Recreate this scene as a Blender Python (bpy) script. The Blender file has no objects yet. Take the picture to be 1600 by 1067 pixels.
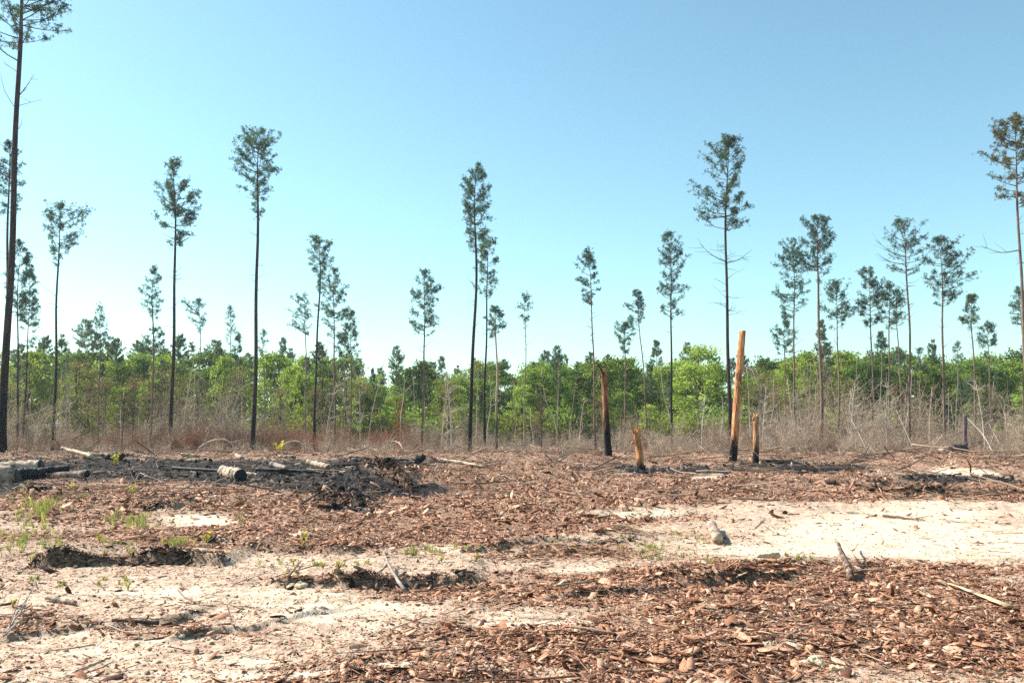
import bpy, math, random
import numpy as np
from mathutils import Vector, Matrix
R = math.radians
random.seed(7); rng = np.random.default_rng(11)
sc = bpy.context.scene
col = sc.collection

# ------------------------------------------------------------------ camera, sky, sun, exposure
CH, F_PX, PITCH = 1.7, 1385.0, math.atan(134.5 / 1385.0)
cam = bpy.data.cameras.new('camera'); camo = bpy.data.objects.new('camera', cam); col.objects.link(camo)
camo.location = (0, 0, CH); camo.rotation_euler = (math.pi / 2 + PITCH, 0, 0)
cam.sensor_width = 36; cam.lens = 36 * F_PX / 1600; cam.clip_end = 5000; cam.clip_start = .05
sc.camera = camo
SUN_EL, SUN_AZ = R(41), R(-70)          # azimuth measured from the view direction (+Y), negative = left
sun_dir = Vector((math.sin(SUN_AZ) * math.cos(SUN_EL), math.cos(SUN_AZ) * math.cos(SUN_EL), math.sin(SUN_EL)))
sl = bpy.data.lights.new('sun', 'SUN'); sl.energy = 4.6; sl.angle = R(.5); sl.color = (1, .95, .86)
so = bpy.data.objects.new('sun', sl); col.objects.link(so); so.rotation_euler = sun_dir.to_track_quat('Z', 'Y').to_euler()
w = bpy.data.worlds.new('World'); sc.world = w; w.use_nodes = True
nt = w.node_tree; nt.nodes.clear()
sky = nt.nodes.new('ShaderNodeTexSky'); sky.sky_type = 'NISHITA'; sky.sun_disc = False
sky.sun_elevation = SUN_EL; sky.sun_rotation = SUN_AZ; sky.air_density = 1.0; sky.dust_density = .5; sky.ozone_density = 1.3; sky.altitude = 0
tint = nt.nodes.new('ShaderNodeMix'); tint.data_type = 'RGBA'; tint.blend_type = 'MULTIPLY'; tint.inputs[0].default_value = 1
tint.inputs[7].default_value = (.82, 1.02, .89, 1)
bg = nt.nodes.new('ShaderNodeBackground'); bg.inputs[1].default_value = .108
wo = nt.nodes.new('ShaderNodeOutputWorld')
nt.links.new(sky.outputs[0], tint.inputs[6]); nt.links.new(tint.outputs[2], bg.inputs[0]); nt.links.new(bg.outputs[0], wo.inputs[0])
vs = sc.view_settings
vs.view_transform = 'Standard'; vs.look = 'None'; vs.exposure = 1.14; vs.gamma = 1; vs.use_curve_mapping = False
sc.cycles.use_denoising = False
sc.cycles.max_bounces = 6; sc.cycles.diffuse_bounces = 3; sc.cycles.transmission_bounces = 3; sc.cycles.transparent_max_bounces = 4
sc.render.film_transparent = False

# ------------------------------------------------------------------ noise
_perm = rng.permutation(4096).astype(np.int64); _perm = np.concatenate([_perm, _perm])
_g2 = rng.uniform(0, 2 * np.pi, 4096); _gx, _gy = np.cos(_g2), np.sin(_g2)
def noise(x, y):
    x = np.asarray(x, float) + 517.3; y = np.asarray(y, float) + 311.7
    xi = np.floor(x).astype(np.int64); yi = np.floor(y).astype(np.int64); fx = x - xi; fy = y - yi
    def gr(ix, iy, dx, dy):
        h = _perm[(_perm[ix & 4095] + iy) & 4095]; return _gx[h] * dx + _gy[h] * dy
    sx = fx * fx * fx * (fx * (fx * 6 - 15) + 10); sy = fy * fy * fy * (fy * (fy * 6 - 15) + 10)
    a = gr(xi, yi, fx, fy); b = gr(xi + 1, yi, fx - 1, fy); c = gr(xi, yi + 1, fx, fy - 1); d = gr(xi + 1, yi + 1, fx - 1, fy - 1)
    return (a + (b - a) * sx + (c + (d - c) * sx - a - (b - a) * sx) * sy) * 1.4
def fbm(x, y, s, o=4, g=.5):
    v = 0; a = 1; t = 0
    for i in range(o):
        v = v + a * noise(x / s + 13 * i, y / s - 7 * i); t += a; a *= g; s *= .5
    return v / t
def sstep(a, b, x): t = np.clip((x - a) / (b - a), 0, 1); return t * t * (3 - 2 * t)

# ------------------------------------------------------------------ where a point of flat ground shows, and its reverse
CT, ST = math.cos(PITCH), math.sin(PITCH)
def project(x, y, z=0.0):
    dep = np.maximum(y * CT + (z - CH) * ST, .05)
    return 800 + F_PX * x / dep, 533.5 - F_PX * (-y * ST + (z - CH) * CT) / dep
def raydir(u, v):
    a, b = (u - 800) / F_PX, (533.5 - v) / F_PX
    return np.array([a, CT - b * ST, ST + b * CT])
def flat(u, v):
    d = raydir(u, v); t = -CH / min(d[2], -1e-4); return d[0] * t, d[1] * t
def PT(u, v, dist):                        # the point at forward distance dist on the line of sight
    d = raydir(u, v); t = dist / d[1]; return np.array([d[0] * t, dist, CH + d[2] * t])

# ledges: (u0, v0, u1, v1, height, back falloff m)
LEDGES = [(60, 884, 352, 884, .21, 2.2), (300, 862, 560, 868, .13, 1.6), (425, 922, 745, 912, .16, 1.5), (700, 868, 985, 846, .09, .5),
          (222, 803, 268, 806, .24, 1.2), (262, 797, 352, 793, .09, 1.0), (860, 938, 1240, 905, .08, .45), (-60, 1005, 300, 968, .08, 1.0), (250, 1010, 520, 962, .06, .8),
          (930, 806, 1090, 802, .05, 1.2), (560, 760, 640, 775, .28, 2.0), (490, 782, 560, 800, .35, 2.0), (1330, 776, 1480, 779, .18, 1.5), (1290, 768, 1600, 772, .12, 2)]
LW = []
for u0, v0, u1, v1, hh, fo in LEDGES:
    LW.append((*flat(u0, v0), *flat(u1, v1), hh, fo))
# mounds: (u, v, radius x m, radius y m, height)
MOUNDS = [(1105, 742, 1.3, 1.0, .38), (1500, 735, 3.0, 2.2, .62), (1560, 742, 2.4, 1.6, .3), (560, 768, 2.2, 1.6, .38), (640, 760, 2.6, 2.0, .34), (790, 752, 3.2, 2.0, .30),
          (890, 752, 2.6, 1.6, .22), (960, 744, 1.7, 1.2, .25), (1000, 768, 2.4, 1.4, .14), (1160, 760, 3.4, 1.8, .26), (1380, 758, 2.6, 1.6, .28), (700, 800, 2.5, 1.5, .12), (480, 820, 1.6, .8, .16), (280, 842, 2, .6, .1),
          (1205, 885, .9, .28, .14), (1090, 905, .8, .22, .14), (1110, 960, .5, .5, .10), (1240, 1010, .8, .35, .08), (150, 800, 2.5, 1.5, .12), (960, 840, .9, .35, .14), (840, 858, 1.0, .35, .10), (20, 772, 1.5, 1.2, .22),
          (1460, 870, .9, .3, .09), (870, 790, 1.6, 1., .14), (1370, 860, .4, .2, .08), (1470, 790, .8, .5, .1)]
MW = [(*flat(u, v), a, b, h) for u, v, a, b, h in MOUNDS]
def height(x, y, fine=True):
    x = np.asarray(x, float); y = np.asarray(y, float)
    wob = 1.5 * noise(x / 14, y * 0 + 3)
    h = .05 * fbm(x, y, 5, 3) * sstep(3, 12, y)
    am = .46 - .10 * sstep(0, 8, x) + .05 * noise(x / 4, y * 0 + 9) + .08 * noise(x / 11, y * 0 + 1)
    cy = 41 + wob + 3 * sstep(-2, 10, x)
    h = h + am * np.exp(-((y - cy) / np.where(y < cy, 5.5, 7.5)) ** 2)
    h = h + .12 * fbm(x + 50, y, 2.6, 3) * sstep(20, 27, y) * (1 - sstep(50, 60, y))
    for cx, cy2, ax, ay, hh in MW:
        h = h + hh * np.exp(-(((x - cx) / ax) ** 2 + ((y - cy2) / ay) ** 2))
    for x0, y0, x1, y1, hh, fo in LW:
        t = (x - x0) / (x1 - x0)
        win = sstep(-.06, .08, t) * (1 - sstep(.92, 1.06, t))
        ye = y0 + (y1 - y0) * np.clip(t, 0, 1) + .14 * noise(x / .8, y * 0 + y0) + .06 * noise(x / .2, y * 0 + y0) + .25 * noise(x / 2.3, y * 0 + y0)
        dd = y - ye
        h = h + hh * win * (.75 + .6 * noise(x / .7, y * 0 + 5 * y0)) * sstep(-.03, .07, dd) * np.exp(-np.maximum(dd, 0) / fo)
    # wheel ruts running diagonally through the near sand
    q = x * .34 + y
    h = h + .018 * np.sin(q * 5.2 + 1.5 * noise(x / 1.5, y / 1.5)) * sstep(2.0, 4, y) * (1 - sstep(9.5, 12, y)) * (1 - sstep(-1, 1.5, x))
    if fine:
        near = 1 - sstep(14, 30, y); FS, FB, FC = fields(x, y, h)
        h = h + (.020 * fbm(x, y, .55, 3) + .011 * np.abs(noise(x / .11, y / .11)) * near) * (1 - .55 * FS)
        h = h + (.17 * np.abs(fbm(x, y, 1.1, 4, .6)) + .17 * fbm(x + 9, y, 2.3, 3)) * sstep(13, 22, y) * (1 - sstep(55, 70, y)) * (1 - .8 * FS)
        h = h + .03 * np.abs(fbm(x + 3, y, .45, 3)) * near * FB
    return h
# ground cover, as soft patches given by where they lie on flat ground (u, v, ru, rv, weight)
SAND = [(1370, 832, 160, 24, 1.8), (1560, 850, 260, 24, 1.9), (1480, 800, 160, 9, .9), (1150, 862, 90, 10, 1.0), (300, 812, 65, 11, 1.5), (230, 925, 200, 16, 1.1), (540, 950, 150, 20, 1.25), (80, 1010, 220, 40, .6), (330, 1045, 260, 40, .6),
        (1012, 804, 75, 9, 1.2), (1500, 738, 60, 6, 1.5), (1105, 742, 42, 6, 1.6), (690, 857, 60, 7, 1.0), (740, 866, 80, 6, .9), (450, 880, 60, 10, .7), (820, 972, 130, 12, .8), (700, 1040, 220, 30, .45), (1230, 1010, 60, 9, 1.0), (1115, 955, 22, 14, .8),
        (900, 890, 70, 7, .7), (770, 785, 60, 6, .7), (1440, 786, 140, 6, .8), (380, 842, 60, 6, .5), (540, 880, 50, 7, .7), (1600, 1067, 60, 10, .5), (480, 775, 30, 5, .5), (1060, 845, 60, 8, .5), (1540, 745, 50, 5, .8), (1380, 738, 30, 4, .6)]
BARK = [(1350, 965, 260, 62, 1.7), (1560, 1000, 200, 60, 1.6), (1080, 905, 170, 18, 1.5), (1120, 1010, 170, 60, .9), (700, 815, 260, 32, 1.5), (870, 790, 130, 26, 1.2), (650, 760, 160, 16, 1.1), (860, 748, 200, 14, 1.3), (1100, 768, 220, 12, 1.3), (1400, 768, 240, 10, 1.3),
        (300, 840, 240, 16, 1.2), (130, 800, 150, 22, 1.0), (420, 800, 90, 20, .9), (500, 845, 110, 14, .9), (830, 862, 130, 11, 1.4), (560, 905, 200, 8, .9), (160, 873, 130, 8, .7), (700, 930, 120, 18, .7), (880, 930, 150, 20, .9), (760, 1000, 220, 30, .8), (620, 1060, 200, 30, .6), (220, 985, 170, 13, .8),
        (60, 965, 60, 24, .7), (1600, 770, 90, 12, 1.1), (1000, 1060, 250, 40, .9), (1220, 890, 90, 12, 1.4), (1480, 892, 160, 9, 1.0)]
CHAR_SHADE = [(120, 735, 260, 19, 1.8), (420, 738, 180, 17, 1.8), (548, 770, 62, 20, 1.9), (480, 760, 90, 12, 1.3), (660, 768, 50, 10, 2.0), (10, 765, 60, 10, 1.1), (600, 724, 90, 6, 1.3), (230, 800, 14, 7, .8), (1040, 737, 90, 8, 1.8), (1265, 733, 90, 9, 2.3),  # burnt ground; the small blob left of the sandy hollow is painted shade
        (1480, 750, 90, 8, 1.8), (1570, 752, 50, 6, 1.0), (540, 800, 50, 8, .9), (940, 728, 60, 4, .8), (730, 722, 90, 3, .8), (1190, 730, 50, 4, 1.0)]
def patch(L, u, v):
    s = 0
    for a, b, ra, rb, k in L: s = s + k * np.exp(-((u - a) / ra) ** 2 - ((v - b) / rb) ** 2)
    return s
def fields(x, y, hb_=None):
    u, v = project(x, y, height(x, y, False) if hb_ is None else hb_)
    n1 = .55 * fbm(x, y, 1.4, 4) + .6 * fbm(x * .38, y, .5, 4); st = fbm(x * .3 + 5, y, .22, 3); n2 = fbm(x + 31, y + 9, .8, 4); n3 = fbm(x - 20, y, 2.2, 4)
    nr = np.clip((v - 760) / 300, 0, 1)
    s = np.minimum(patch(SAND, u, v), 1.55) + .9 * n1 + .35 * n2 + 1.1 * st * sstep(770, 840, v); b = patch(BARK, u, v) + .8 * n3 - .25 * patch(SAND, u, v) + .25 + .75 * (1 - sstep(770, 800, v)); c = patch(CHAR_SHADE, u, v) + 1.0 * n2 + .5 * n1
    S = sstep(.3, 1.3, s); B = np.clip(sstep(.25, 1.15, b) * (1 - .93 * S), 0, 1); Cc = sstep(.5, 1.05, c)
    return S * (1 - .0 * Cc), B * (1 - .6 * Cc), Cc
def G(u, v, lift=0.0):
    d = raydir(u, v)
    def first(yy, fine):
        t = yy / d[1]; z = CH + d[2] * t; hh = height(d[0] * t, yy, fine); k = int(np.argmax(z < hh)); return (k if z[k] < hh[k] else len(yy) - 1), hh
    yc = np.geomspace(3, 220, 700); k, hh = first(yc, False); lo, hi = yc[max(k - 12, 0)], yc[min(k + 6, len(yc) - 1)]
    yf = np.linspace(lo, hi, 260); k, hh = first(yf, True)
    return np.array([d[0] * yf[k] / d[1], yf[k], hh[k] + lift])
def gz(x, y): return float(height(np.array([x]), np.array([y]))[0])

# ------------------------------------------------------------------ object helpers
def tag(o, label=None, cat=None, group=None, kind=None):
    if label: o['label'] = label
    if cat: o['category'] = cat
    if group: o['group'] = group
    if kind: o['kind'] = kind
    return o
def mesh_from(name, V, Fs, mats=(), smooth=False, midx=None):
    """V (n,3); Fs list of int arrays (m,k)."""
    me = bpy.data.meshes.new(name); V = np.asarray(V, np.float32)
    if isinstance(Fs, np.ndarray): Fs = [Fs]
    Fs = [np.asarray(f, np.int32) for f in Fs if len(f)]
    nl = sum(f.size for f in Fs); nf = sum(len(f) for f in Fs)
    me.vertices.add(len(V)); me.vertices.foreach_set('co', V.ravel())
    me.loops.add(nl); me.loops.foreach_set('vertex_index', np.concatenate([f.ravel() for f in Fs]))
    st = []; o = 0
    for f in Fs:
        st.append(o + np.arange(len(f)) * f.shape[1]); o += f.size
    me.polygons.add(nf); me.polygons.foreach_set('loop_start', np.concatenate(st).astype(np.int32))
    if smooth: me.polygons.foreach_set('use_smooth', np.ones(nf, bool))
    if midx is not None: me.polygons.foreach_set('material_index', np.asarray(midx, np.int32))
    me.update(calc_edges=True)
    for m in mats: me.materials.append(m)
    return me
def link(name, me, parent=None, loc=None):
    o = bpy.data.objects.new(name, me); col.objects.link(o)
    if name in ('limbs', 'bare_branches', 'twigs', 'crown', 'leaves'): o['kind'] = 'stuff'
    if parent is not None: o.parent = parent
    if loc is not None: o.location = loc
    return o
def empty(name, loc, rz=0):
    o = bpy.data.objects.new(name, None); col.objects.link(o); o.location = loc; o.rotation_euler = (0, 0, rz); o.empty_display_size = .3
    return o
class MB:
    def __init__(s): s.V = []; s.T = []; s.Q = []; s.n = 0
    def add(s, V, T=None, Q=None):
        V = np.asarray(V, float)
        if T is not None and len(T): s.T.append(np.asarray(T) + s.n)
        if Q is not None and len(Q): s.Q.append(np.asarray(Q) + s.n)
        s.V.append(V); s.n += len(V)
    def tube(s, P, r, sides=6, cap=True, rough=0, rs=1.0):
        P = np.asarray(P, float); n = len(P); r = np.broadcast_to(np.asarray(r, float), (n,))
        T = np.gradient(P, axis=0); T /= np.linalg.norm(T, axis=1)[:, None] + 1e-9
        ref = np.array([0, 0, 1.]) if abs(T[0, 2]) < .9 else np.array([1., 0, 0])
        A = np.cross(T, ref); A /= np.linalg.norm(A, axis=1)[:, None] + 1e-9; B = np.cross(T, A)
        th = np.arange(sides) * 2 * np.pi / sides
        rr = r[:, None] * np.ones(sides)
        if rough: rr = rr * (1 + rough * np.stack([noise(np.arange(n) * .9 * rs + 7 * k, np.full(n, k * 3.1 + P[0, 0])) for k in range(sides)], 1))
        V = P[:, None, :] + rr[..., None] * (np.cos(th)[None, :, None] * A[:, None, :] + np.sin(th)[None, :, None] * B[:, None, :])
        i = np.arange(n - 1)[:, None] * sides; j = np.arange(sides)[None, :]; j2 = (j + 1) % sides
        Q = np.stack([i + j, i + j2, i + sides + j2, i + sides + j], -1).reshape(-1, 4)
        V = V.reshape(-1, 3); tr = []
        if cap:
            c0, c1 = len(V), len(V) + 1; V = np.vstack([V, P[:1], P[-1:]])
            for k in range(sides):
                tr.append((c0, (k + 1) % sides, k)); tr.append((c1, (n - 1) * sides + k, (n - 1) * sides + (k + 1) % sides))
        s.add(V, tr, Q)
    def mesh(s, name, mats, smooth=False):
        return mesh_from(name, np.vstack(s.V), [np.vstack(a) for a in (s.T, s.Q) if a], mats if isinstance(mats, (list, tuple)) else [mats], smooth)
def curve(pts, n):                          # smooth polyline through points
    P = np.asarray(pts, float); m = len(P)
    if m == 2: return P[0] + (P[1] - P[0]) * np.linspace(0, 1, n)[:, None]
    t = np.linspace(0, m - 1, n); k = np.minimum(t.astype(int), m - 2); f = (t - k)[:, None]
    Pe = np.vstack([2 * P[0] - P[1], P, 2 * P[-1] - P[-2]])
    a, b, c, d = Pe[k], Pe[k + 1], Pe[k + 2], Pe[k + 3]
    return .5 * (2 * b + (c - a) * f + (2 * a - 5 * b + 4 * c - d) * f ** 2 + (3 * b - a - 3 * c + d) * f ** 3)

# ------------------------------------------------------------------ materials
def mat(name, rough=.85, spec=.25):
    m = bpy.data.materials.new(name); m.use_nodes = True; t = m.node_tree; p = t.nodes['Principled BSDF']
    p.inputs['Roughness'].default_value = rough; p.inputs['Specular IOR Level'].default_value = spec
    return m, t, p
def N(t, typ, **kw):
    n = t.nodes.new('ShaderNode' + typ)
    for k, v in kw.items():
        if k.startswith('i'): n.inputs[int(k[1:])].default_value = v
        else: setattr(n, k, v)
    return n
def ramp(t, fac, stops, interp='LINEAR'):
    r = t.nodes.new('ShaderNodeValToRGB'); r.color_ramp.interpolation = interp; e = r.color_ramp.elements
    while len(e) < len(stops): e.new(.5)
    for k, (p, c) in enumerate(stops): e[k].position = p; e[k].color = (*c, 1) if len(c) == 3 else c
    t.links.new(fac, r.inputs[0]); return r.outputs[0]
def mixc(t, f, a, b, mode='MIX'):
    m = t.nodes.new('ShaderNodeMix'); m.data_type = 'RGBA'; m.blend_type = mode
    for s, v in ((0, f), (6, a), (7, b)):
        if isinstance(v, (int, float)): m.inputs[s].default_value = v
        elif isinstance(v, tuple): m.inputs[s].default_value = (*v, 1) if len(v) == 3 else v
        else: t.links.new(v, m.inputs[s])
    return m.outputs[2]
def tex(t, scale, detail=4, vec=None, stretch=None, kind='Noise', rough=.6):
    n = t.nodes.new('ShaderNodeTex' + kind); n.inputs['Scale'].default_value = scale
    if kind == 'Noise': n.inputs['Detail'].default_value = detail; n.inputs['Roughness'].default_value = rough
    if vec is None:
        tc = t.nodes.new('ShaderNodeTexCoord'); vec = tc.outputs['Object']
    if stretch:
        mp = t.nodes.new('ShaderNodeMapping'); mp.inputs['Scale'].default_value = stretch; t.links.new(vec, mp.inputs[0]); vec = mp.outputs[0]
    t.links.new(vec, n.inputs['Vector']); return n.outputs[0]
def bump(t, p, h, strength=.5, dist=.02):
    b = t.nodes.new('ShaderNodeBump'); b.inputs['Strength'].default_value = strength; b.inputs['Distance'].default_value = dist
    t.links.new(h, b.inputs['Height']); t.links.new(b.outputs[0], p.inputs['Normal'])
def attr(t, name, typ='GEOMETRY'):
    a = t.nodes.new('ShaderNodeAttribute'); a.attribute_name = name; a.attribute_type = typ; return a
def math_(t, op, a, b=None):
    m = t.nodes.new('ShaderNodeMath'); m.operation = op
    for i, v in enumerate((a, b)):
        if v is None: continue
        if isinstance(v, (int, float)): m.inputs[i].default_value = v
        else: t.links.new(v, m.inputs[i])
    return m.outputs[0]
M = {}
# ground
m, t, p = mat('ground_soil', .95, .1); M['ground'] = m
geo = t.nodes.new('ShaderNodeNewGeometry'); pos = geo.outputs['Position']
nf = tex(t, 9, 6, pos); nm = tex(t, 1.1, 5, pos); nv = tex(t, 45, 3, pos, rough=.7); nl = tex(t, 22, 4, pos, (1, .6, 1), rough=.75)
soil = ramp(t, nl, [(.32, (.07, .034, .022)), (.45, (.22, .115, .075)), (.57, (.40, .25, .17)), (.70, (.58, .42, .31))])
tan = ramp(t, nf, [(.3, (.29, .18, .12)), (.45, (.46, .32, .225)), (.58, (.57, .43, .32)), (.7, (.66, .52, .41))])
base = mixc(t, attr(t, 'bark').outputs['Fac'], tan, soil)
white = ramp(t, nf, [(.28, (.44, .31, .21)), (.42, (.62, .48, .36)), (.56, (.72, .60, .45)), (.75, (.79, .70, .56))])
white = mixc(t, ramp(t, nm, [(.52, (0, 0, 0)), (.72, (.6, .6, .6))]), white, (.58, .46, .25))
base = mixc(t, attr(t, 'sand').outputs['Fac'], base, white)
spk = ramp(t, nv, [(.30, (1, 1, 1)), (.40, (0, 0, 0))])
base = mixc(t, math_(t, 'MULTIPLY', spk, .6), base, (.12, .075, .05))
blk = ramp(t, nl, [(.36, (.008, .007, .007)), (.5, (.028, .024, .024)), (.62, (.09, .072, .065)), (.75, (.27, .21, .18))])
bank = ramp(t, nl, [(.35, (.05, .03, .022)), (.5, (.13, .085, .06)), (.65, (.30, .22, .16))])  # dark ledge soil, with the shade of the faces put into its colour
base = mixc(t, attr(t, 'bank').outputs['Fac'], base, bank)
base = mixc(t, attr(t, 'char').outputs['Fac'], base, blk)
t.links.new(base, p.inputs['Base Color'])
bump(t, p, math_(t, 'ADD', math_(t, 'MULTIPLY', nl, 1.0), math_(t, 'MULTIPLY', nv, .5)), .8, .035)
def simple(name, tex_scale, stops, stretch=None, rough=.85, bs=.4, bd=.01, rnd=0, kind='Noise', random_stops=None):
    m, t, p = mat(name, rough); n = tex(t, tex_scale, 5, stretch=stretch, kind=kind)
    c = ramp(t, n, stops)
    if random_stops:
        oi = t.nodes.new('ShaderNodeObjectInfo'); r = ramp(t, oi.outputs['Random'], random_stops, 'LINEAR'); c = mixc(t, 1.0, c, r, 'MULTIPLY')
    if name in ('pale_wood', 'pink_log', 'yellow_wood', 'grey_wood'):      # soot and dirt patches of their own shape
        k = ramp(t, tex(t, 2.3, 6, rough=.75), [(.50, (0, 0, 0)), (.60, (.9, .9, .9))]); c = mixc(t, k, c, (.05, .035, .03))
        k = ramp(t, tex(t, 26, 3, stretch=(.3, 3, 3), rough=.7), [(.36, (.7, .7, .7)), (.46, (0, 0, 0))]); c = mixc(t, k, c, (.13, .085, .06))
    t.links.new(c, p.inputs['Base Color']); bump(t, p, n, bs, bd); M[name] = m; return m, t, p, c
simple('bark_chip', 14, [(.32, (.5, .44, .40)), (.5, (1.0, .95, .9)), (.7, (1.25, 1.22, 1.18))], (1, .25, 1), .8, .6, .008,
       random_stops=[(0, (.06, .025, .016)), (.2, (.17, .072, .040)), (.42, (.35, .165, .092)), (.68, (.48, .255, .16)), (.90, (.57, .36, .25)), (1, (.60, .44, .32))])
simple('char_chip', 30, [(.3, (.5, .5, .5)), (.7, (1.2, 1.2, 1.2))], None, .75, .5, .008, random_stops=[(0, (.006, .006, .006)), (.5, (.018, .016, .016)), (.74, (.06, .047, .042)), (.86, (.19, .12, .09)), (1, (.42, .32, .25))])
simple('litter_stick', 20, [(.3, (.7, .7, .7)), (.7, (1.1, 1.1, 1.1))], (1, 1, 6), .8, .4, .004, random_stops=[(0, (.08, .045, .03)), (.4, (.21, .125, .085)), (.8, (.34, .225, .155)), (1, (.48, .35, .25))])
simple('clod', 14, [(.3, (.8, .8, .8)), (.7, (1.1, 1.1, 1.1))], None, .95, .6, .01, random_stops=[(0, (.16, .10, .065)), (.5, (.40, .29, .19)), (1, (.60, .48, .34))])
simple('pale_wood', 4, [(.3, (.20, .13, .09)), (.42, (.44, .32, .22)), (.55, (.55, .40, .29)), (.7, (.64, .49, .38))], (1, 5, 5), .75, .4, .01)
simple('yellow_wood', 5, [(.3, (.36, .23, .11)), (.45, (.58, .41, .24)), (.7, (.70, .55, .37))], (1, 5, 5), .7, .4, .01)
simple('grey_wood', 5, [(.3, (.12, .09, .075)), (.45, (.30, .23, .19)), (.7, (.50, .42, .35))], (1, 5, 5), .85, .5, .01)
simple('pink_log', 3.5, [(.3, (.18, .11, .09)), (.42, (.33, .22, .17)), (.55, (.46, .33, .25)), (.7, (.55, .42, .33))], (1, 4, 4), .85, .5, .015)
simple('root_wood', 7, [(.35, (.03, .02, .016)), (.5, (.16, .10, .07)), (.7, (.42, .31, .22))], (3, 3, 1), .85, .8, .02)
simple('charred_wood', 12, [(.35, (.006, .006, .007)), (.6, (.02, .019, .02)), (.8, (.07, .065, .065))], (4, 4, 1), .6, .7, .02)
simple('bare_twig', 6, [(.3, (.22, .17, .13)), (.6, (.43, .35, .28))], None, .9, 0, .01, random_stops=[(0, (.65, .55, .5)), (.5, (1, .94, .88)), (1, (1.35, 1.3, 1.22))])
simple('rust_twig', 6, [(.3, (.19, .10, .06)), (.6, (.33, .19, .12))], None, .9, 0, .01, random_stops=[(0, (.7, .6, .5)), (1, (1.2, 1.0, .9))])
simple('pale_twig', 6, [(.3, (.30, .25, .21)), (.6, (.48, .42, .36))], None, .9, .2, .01)
simple('branch_bark', 8, [(.3, (.045, .03, .026)), (.7, (.12, .08, .065))], None, .9, .2, .01)
# standing pine trunk: dark plated bark, charred near the ground
def trunk_mat(name, stops, char_h, char_f=1.0, ns=3.0, str_=(3, 3, .55)):
    m, t, p = mat(name, .9, .15); n = tex(t, ns, 5, stretch=str_, rough=.7); v = tex(t, ns * 2.2, kind='Voronoi', stretch=str_)
    c = ramp(t, n, stops); c = mixc(t, .35, c, v, 'MULTIPLY') if False else c
    tc = t.nodes.new('ShaderNodeTexCoord'); sp = t.nodes.new('ShaderNodeSeparateXYZ'); t.links.new(tc.outputs['Object'], sp.inputs[0])
    z = math_(t, 'ADD', sp.outputs[2], math_(t, 'MULTIPLY', math_(t, 'SUBTRACT', tex(t, 2.2, 5, stretch=(1, 1, .35)), .5), char_h * (3.0 if 'trunk' in name else 2.8)))
    oi = t.nodes.new('ShaderNodeObjectInfo'); zr = math_(t, 'DIVIDE', z, math_(t, 'ADD', char_h * (1.3 if 'trunk' in name else 1.9), math_(t, 'MULTIPLY', oi.outputs['Random'], char_h * (1.4 if 'trunk' in name else .2)))); f = ramp(t, zr, [(.12, (char_f,) * 3), (.35, (char_f * .75,) * 3), (.85, (0, 0, 0))] if 'trunk' in name else [(.30, (char_f,) * 3), (.62, (0, 0, 0))])
    c = mixc(t, ramp(t, tex(t, 1.7, 6, stretch=(1, 1, .45), rough=.7), [(.54, (0, 0, 0)), (.60, (.85, .85, .85))]), c, (.085, .04, .028)) if 'snag' in name else c
    c = mixc(t, f, c, (.012, .011, .012)); t.links.new(c, p.inputs['Base Color']); bump(t, p, math_(t, 'ADD', n, math_(t, 'MULTIPLY', v, .6)), .8, .04)
    M[name] = m; return m
trunk_mat('trunk_dark', [(.3, (.022, .017, .02)), (.5, (.052, .038, .038)), (.7, (.12, .09, .08))], 5)
trunk_mat('trunk_brown', [(.3, (.075, .05, .042)), (.5, (.17, .115, .09)), (.7, (.29, .21, .165))], 1.2, .8)
trunk_mat('trunk_grey', [(.3, (.12, .095, .08)), (.5, (.22, .18, .15)), (.7, (.34, .29, .24))], .8, .5)
trunk_mat('trunk_wood', [(.3, (.045, .035, .03)), (.6, (.10, .08, .065)), (.8, (.17, .14, .12))], .5, .3)
trunk_mat('trunk_half_pale', [(.3, (.25, .17, .12)), (.5, (.42, .31, .22)), (.7, (.56, .44, .33))], 2.4, 1)
trunk_mat('snag_burnt', [(.30, (.02, .010, .008)), (.44, (.11, .042, .024)), (.56, (.30, .135, .065)), (.70, (.50, .29, .16))], 1.5, 1, 2.6, (2.6, 2.6, .5))
trunk_mat('snag_orange', [(.30, (.22, .085, .035)), (.44, (.38, .14, .05)), (.56, (.58, .27, .11)), (.75, (.70, .43, .22))], .3, 1, 3, (3, 3, .45))
trunk_mat('snag_peeled', [(.30, (.10, .035, .02)), (.41, (.33, .12, .055)), (.50, (.54, .245, .11)), (.70, (.66, .38, .21))], .95, 1, 3.4, (3, 3, .5))
trunk_mat('snag_brown', [(.30, (.06, .028, .018)), (.42, (.28, .12, .06)), (.56, (.48, .25, .13)), (.72, (.62, .38, .22))], .7, 1, 3.4, (3, 3, .5))
trunk_mat('snag_grey', [(.3, (.07, .05, .055)), (.6, (.16, .125, .125))], .3, .5)
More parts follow.
